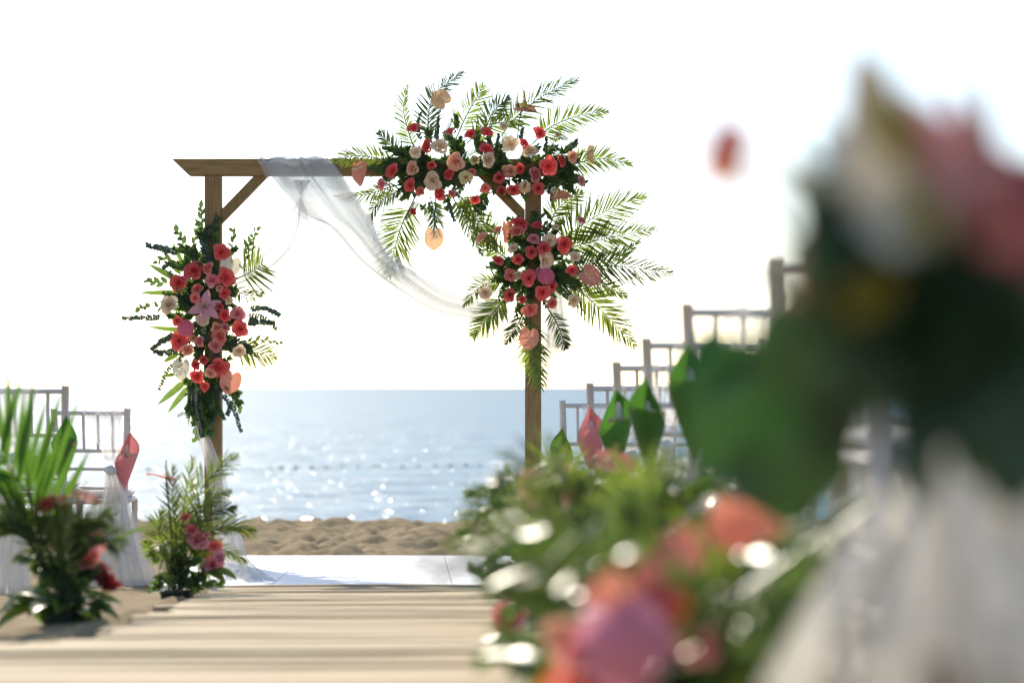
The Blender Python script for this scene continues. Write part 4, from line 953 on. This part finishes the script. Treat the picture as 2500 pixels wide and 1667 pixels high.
# the big blurred bouquet right in front of the lens
R.seed(31)
D0 = 1.5; S0 = D0 / F
def G(px, py, dd=0): return P(px, py, D0 + dd)
b0 = P(2330, 1255 + F * .335 / D0, D0)
p0 = thing('flower_planter', 'huge out-of-focus bouquet of pink, yellow and cream flowers filling the right side', 'plant', b0, 'planters right of the aisle')
pot(p0, b0, .16, .10); stems(p0, b0 + V((0, 0, .05)), .2, 10, .05)
rose(p0, G(1772, 335, .1), 62 * S0, 'red', V((-.5, -.8, .3))); rose(p0, G(1762, 400, .12), 50 * S0, 'orange', V((-.3, -.8, -.3)))
q = MB(); q.tube([G(1785, 395, .11), G(1850, 490, .08), G(1960, 640, .04), G(2150, 900, .05)], .003, 6); q.build('stem', M['stem'], p0)
for b_, t_, w, m in (((2180, 640), (2100, 110), 190, 'thick_cream'), ((2200, 620), (2000, 260), 170, 'thick_white'), ((2230, 600), (2140, 90), 110, 'thick_gold'), ((2280, 640), (2160, 270), 170, 'thick_yellow'), ((2120, 600), (1890, 400), 90, 'thick_white'), ((2240, 640), (2090, 330), 150, 'thick_cream'),
                     ((2450, 660), (2250, 230), 170, 'thick_pink'), ((2480, 640), (2350, 250), 140, 'thick_lily'), ((2530, 680), (2440, 310), 170, 'thick_red'), ((2570, 680), (2520, 380), 180, 'thick_darkred'), ((2400, 640), (2290, 330), 130, 'thick_coral'),
                     ((2080, 660), (1950, 390), 170, 'leaf_dark'), ((2130, 660), (2040, 400), 190, 'leaf_big'), ((2060, 700), (1990, 420), 150, 'leaf_dark'), ((2330, 720), (2260, 360), 130, 'leaf_big'), ((2380, 720), (2340, 180), 60, 'leaf_blue'), ((2420, 700), (2410, 200), 60, 'leaf_blue')):
    u = G(*b_, R.uniform(-.05, .05)); v = G(*t_, R.uniform(-.05, .05))
    pointed_leaf(p0, u, v - u, (v - u).length * 1.05, w * S0, m, .3, V((R.gauss(0, .2), -1, .1)), name='petal' if 'leaf' not in m else 'pointed_leaf')
rose(p0, G(2235, 535, -.04), 50 * S0, 'thick_gold', V((0, -1, .2))); rose(p0, G(2110, 705, -.04), 54 * S0, 'thick_gold', V((-.2, -1, .2)))
rose(p0, G(1985, 615, .0), 70 * S0, 'thick_cream', V((-.4, -1, .2))); rose(p0, G(1960, 690, .04), 50 * S0, 'peach', V((-.4, -1, .2)))
rose(p0, G(2420, 540, -.03), 70 * S0, 'thick_coral', V((0, -1, .3)))
for x, y, rr, up, m in ((2000, 830, 170, (.7, .6), 'leaf_dark'), (2120, 800, 170, (.3, .9), 'leaf_dark'), (2240, 820, 190, (-.2, 1), 'leaf_dark'), (2400, 780, 200, (-.4, .9), 'leaf_dark'), (2500, 930, 190, (-.2, .9), 'leaf_dark'), (2340, 900, 160, (.1, 1), 'leaf_dark'),
                        (1960, 1010, 150, (.8, .5), 'leaf_big'), (1960, 1150, 130, (.8, .3), 'leaf_dark'), (2245, 1010, 110, (.1, 1), 'leaf_dark'), (2440, 1070, 130, (-.3, .9), 'leaf_dark'), (2240, 1150, 85, (0, 1), 'leaf_dark'), (2480, 700, 180, (-.3, 1), 'leaf_dark'), (2300, 720, 180, (.2, 1), 'leaf_dark'),
                        (2180, 880, 140, (.2, 1), 'leaf_dark'), (2040, 560, 130, (.5, .9), 'leaf_big'), (2010, 660, 110, (.5, .9), 'leaf_dark'), (2120, 600, 130, (.2, 1), 'leaf_dark'), (2310, 560, 120, (0, 1), 'leaf_dark'), (1990, 740, 110, (.6, .8), 'leaf_dark'), (2060, 900, 130, (.4, .9), 'leaf_dark'), (2260, 660, 140, (-.2, 1), 'leaf_dark'), (2420, 860, 170, (.2, 1), 'leaf_dark'), (2480, 1060, 130, (-.4, .9), 'leaf_dark'), (2130, 650, 130, (.2, 1), 'leaf_dark'), (2390, 980, 110, (0, 1), 'leaf_dark'),
                        (2300, 960, 130, (0, 1), 'leaf_dark'), (2050, 1040, 100, (.4, 1), 'leaf_dark'), (2420, 640, 150, (-.2, 1), 'leaf_dark'), (2190, 760, 170, (0, 1), 'leaf_dark'), (2460, 1130, 120, (-.3, 1), 'leaf_dark'), (2380, 1090, 90, (0, 1), 'leaf_dark'), (2020, 1130, 110, (.5, 1), 'leaf_dark'), (2235, 1090, 90, (0, 1), 'leaf_dark'), (2030, 960, 120, (.5, 1), 'leaf_dark'), (2110, 880, 130, (.2, 1), 'leaf_dark'), (2530, 1080, 120, (0, 1), 'leaf_dark'), (2350, 800, 170, (0, 1), 'leaf_dark')):
    leaf_big(p0, G(x, y, R.uniform(-.02, .2)), rr * S0, V((R.gauss(0, .2), -1, R.gauss(.1, .2))), V((up[0], 0, up[1])), m)
D01 = 2.45; S01 = D01 / F
for x, y, rr, up, dd in ((1790, 960, 140, (.7, .7), 0), (1850, 1080, 150, (.9, .3), .08), (1900, 930, 140, (.5, .8), -.06), (1880, 1180, 90, (1, .1), .02), (1740, 860, 75, (.6, .8), .04), (1950, 820, 120, (.6, .8), -.1), (1820, 1040, 130, (.8, .5), -.12), (1980, 1000, 120, (.6, .8), .1), (1990, 1150, 100, (.7, .6), .1), (1930, 1220, 80, (.9, .3), .05), (2040, 900, 110, (.5, .9), .1)):
    leaf_big(p0, P(x, y, D01 + dd), rr * S01, V((R.gauss(-.1, .2), -1, R.gauss(.1, .2))), V((up[0], 0, up[1])), 'leaf_big', 1, sq=.85)
q = MB(); q.tube(pspline([(2060, 800), (1900, 700), (1800, 655), (1735, 672)], D01 - .2, D01, 10), lambda t: .008 - .005 * t, 7); q.build('stem', M['leaf_big'], p0)
for i in range(34):
    x0, y0 = 2280 + R.gauss(0, 120), 800 + R.gauss(0, 110); a = R.uniform(0, 2 * PI); ln = R.uniform(120, 200)
    sprig(p0, [G(x0, y0), G(x0 + ln * .5 * math.cos(a), y0 + ln * .4 * math.sin(a), -.03), G(x0 + ln * math.cos(a), y0 + ln * .8 * math.sin(a), R.uniform(-.08, .12))], 80 * S0, 34 * S0, 8, 'leaf_dark', 0, 50, True, name='foliage_sprig')

# chair just outside the frame: only its long sash reaches into the corner
chh = chair(2620, 20, 2.75, -1, 'white chair at the right edge behind the bouquet, only its tulle in view', GC)
sh = thing('tulle_sash', 'wide pale tulle sweeping over the lower right corner, nearest the camera', 'sash', P(2620, 400, 2.6), 'tulle sashes tied on the chairs')
dz = [2.62, 2.5, 2.4, 2.25, 2.1, 1.95]
cloth('tail', edge([(2600, 420), (2450, 700), (2285, 1010), (2160, 1240), (1990, 1470), (1850, 1720)], dz), edge([(2660, 420), (2560, 720), (2350, 1030), (2380, 1260), (2560, 1500), (2620, 1720)], dz), 'sash_near', sh, 60, 50, 5, .012, 3)
cloth('tail', edge([(2600, 430), (2460, 710), (2300, 1020), (2240, 1260), (2150, 1500), (2050, 1720)], [d + .08 for d in dz]), edge([(2660, 430), (2600, 720), (2480, 1120), (2560, 1280), (2640, 1500), (2700, 1720)], [d + .08 for d in dz]), 'sash_near', sh, 60, 50, 5, .014, 8)
cloth('tail', edge([(2640, 900), (2480, 1150), (2380, 1290), (2200, 1480), (2080, 1720)], [d + .14 for d in dz[1:]]), edge([(2700, 900), (2640, 1150), (2640, 1290), (2700, 1480), (2760, 1720)], [d + .14 for d in dz[1:]]), 'sash_near', sh, 50, 50, 5, .014, 9)

# ------------------------------------------------------------------ swim line floats
fd = (1142 - HZ); dfl = ZC / fd * F
rp = MB(); pts_f = []
ords = ['first', 'second', 'third', 'fourth', 'fifth', 'sixth', 'seventh', 'eighth', 'ninth', 'tenth', 'eleventh', 'twelfth', 'thirteenth', 'fourteenth', 'fifteenth', 'sixteenth', 'seventeenth']
fxs = [362, 660, 686, 722, 762, 798, 836, 874, 914, 926, 982, 1022, 1062, 1100, 1138, 1172, 1210, 1242]
fme = MB(); rows = []
for a in range(7):
    th = PI * a / 6; rows.append([V((math.cos(th) * .075, .05 * math.sin(th) * math.cos(2 * PI * k / 10), .05 * math.sin(th) * math.sin(2 * PI * k / 10))) for k in range(10)])
fme.grid(rows, 0, True); fmesh = fme.mesh('float', M['float'])
for i, fx in enumerate(fxs):
    dd = dfl + (fx - 900) * .004; p = V(((fx - 1250) / F * dd, dd, .03)); pts_f.append(p)
    lab = 'small dark float alone on the sea near the pink cone' if i == 0 else '%s dark float from the left of the row between the arch posts' % ords[i - 1]
    tag(obj('float', fmesh, Matrix.Translation(p) @ Matrix.Rotation(R.gauss(0, .2), 4, 'Z') @ Matrix.Diagonal((R.uniform(.6, .95),) * 3 + (1,))), lab, 'float', 'floats on the swim line')
rp.tube([pts_f[0] + V((-6, 0, -.02))] + [p + V((0, 0, -.02)) for p in pts_f] + [pts_f[-1] + V((8, .2, -.02))], .006, 5)
tag(rp.build('swim_line', M['float']), 'thin rope carrying the dark floats across the sea', 'rope')
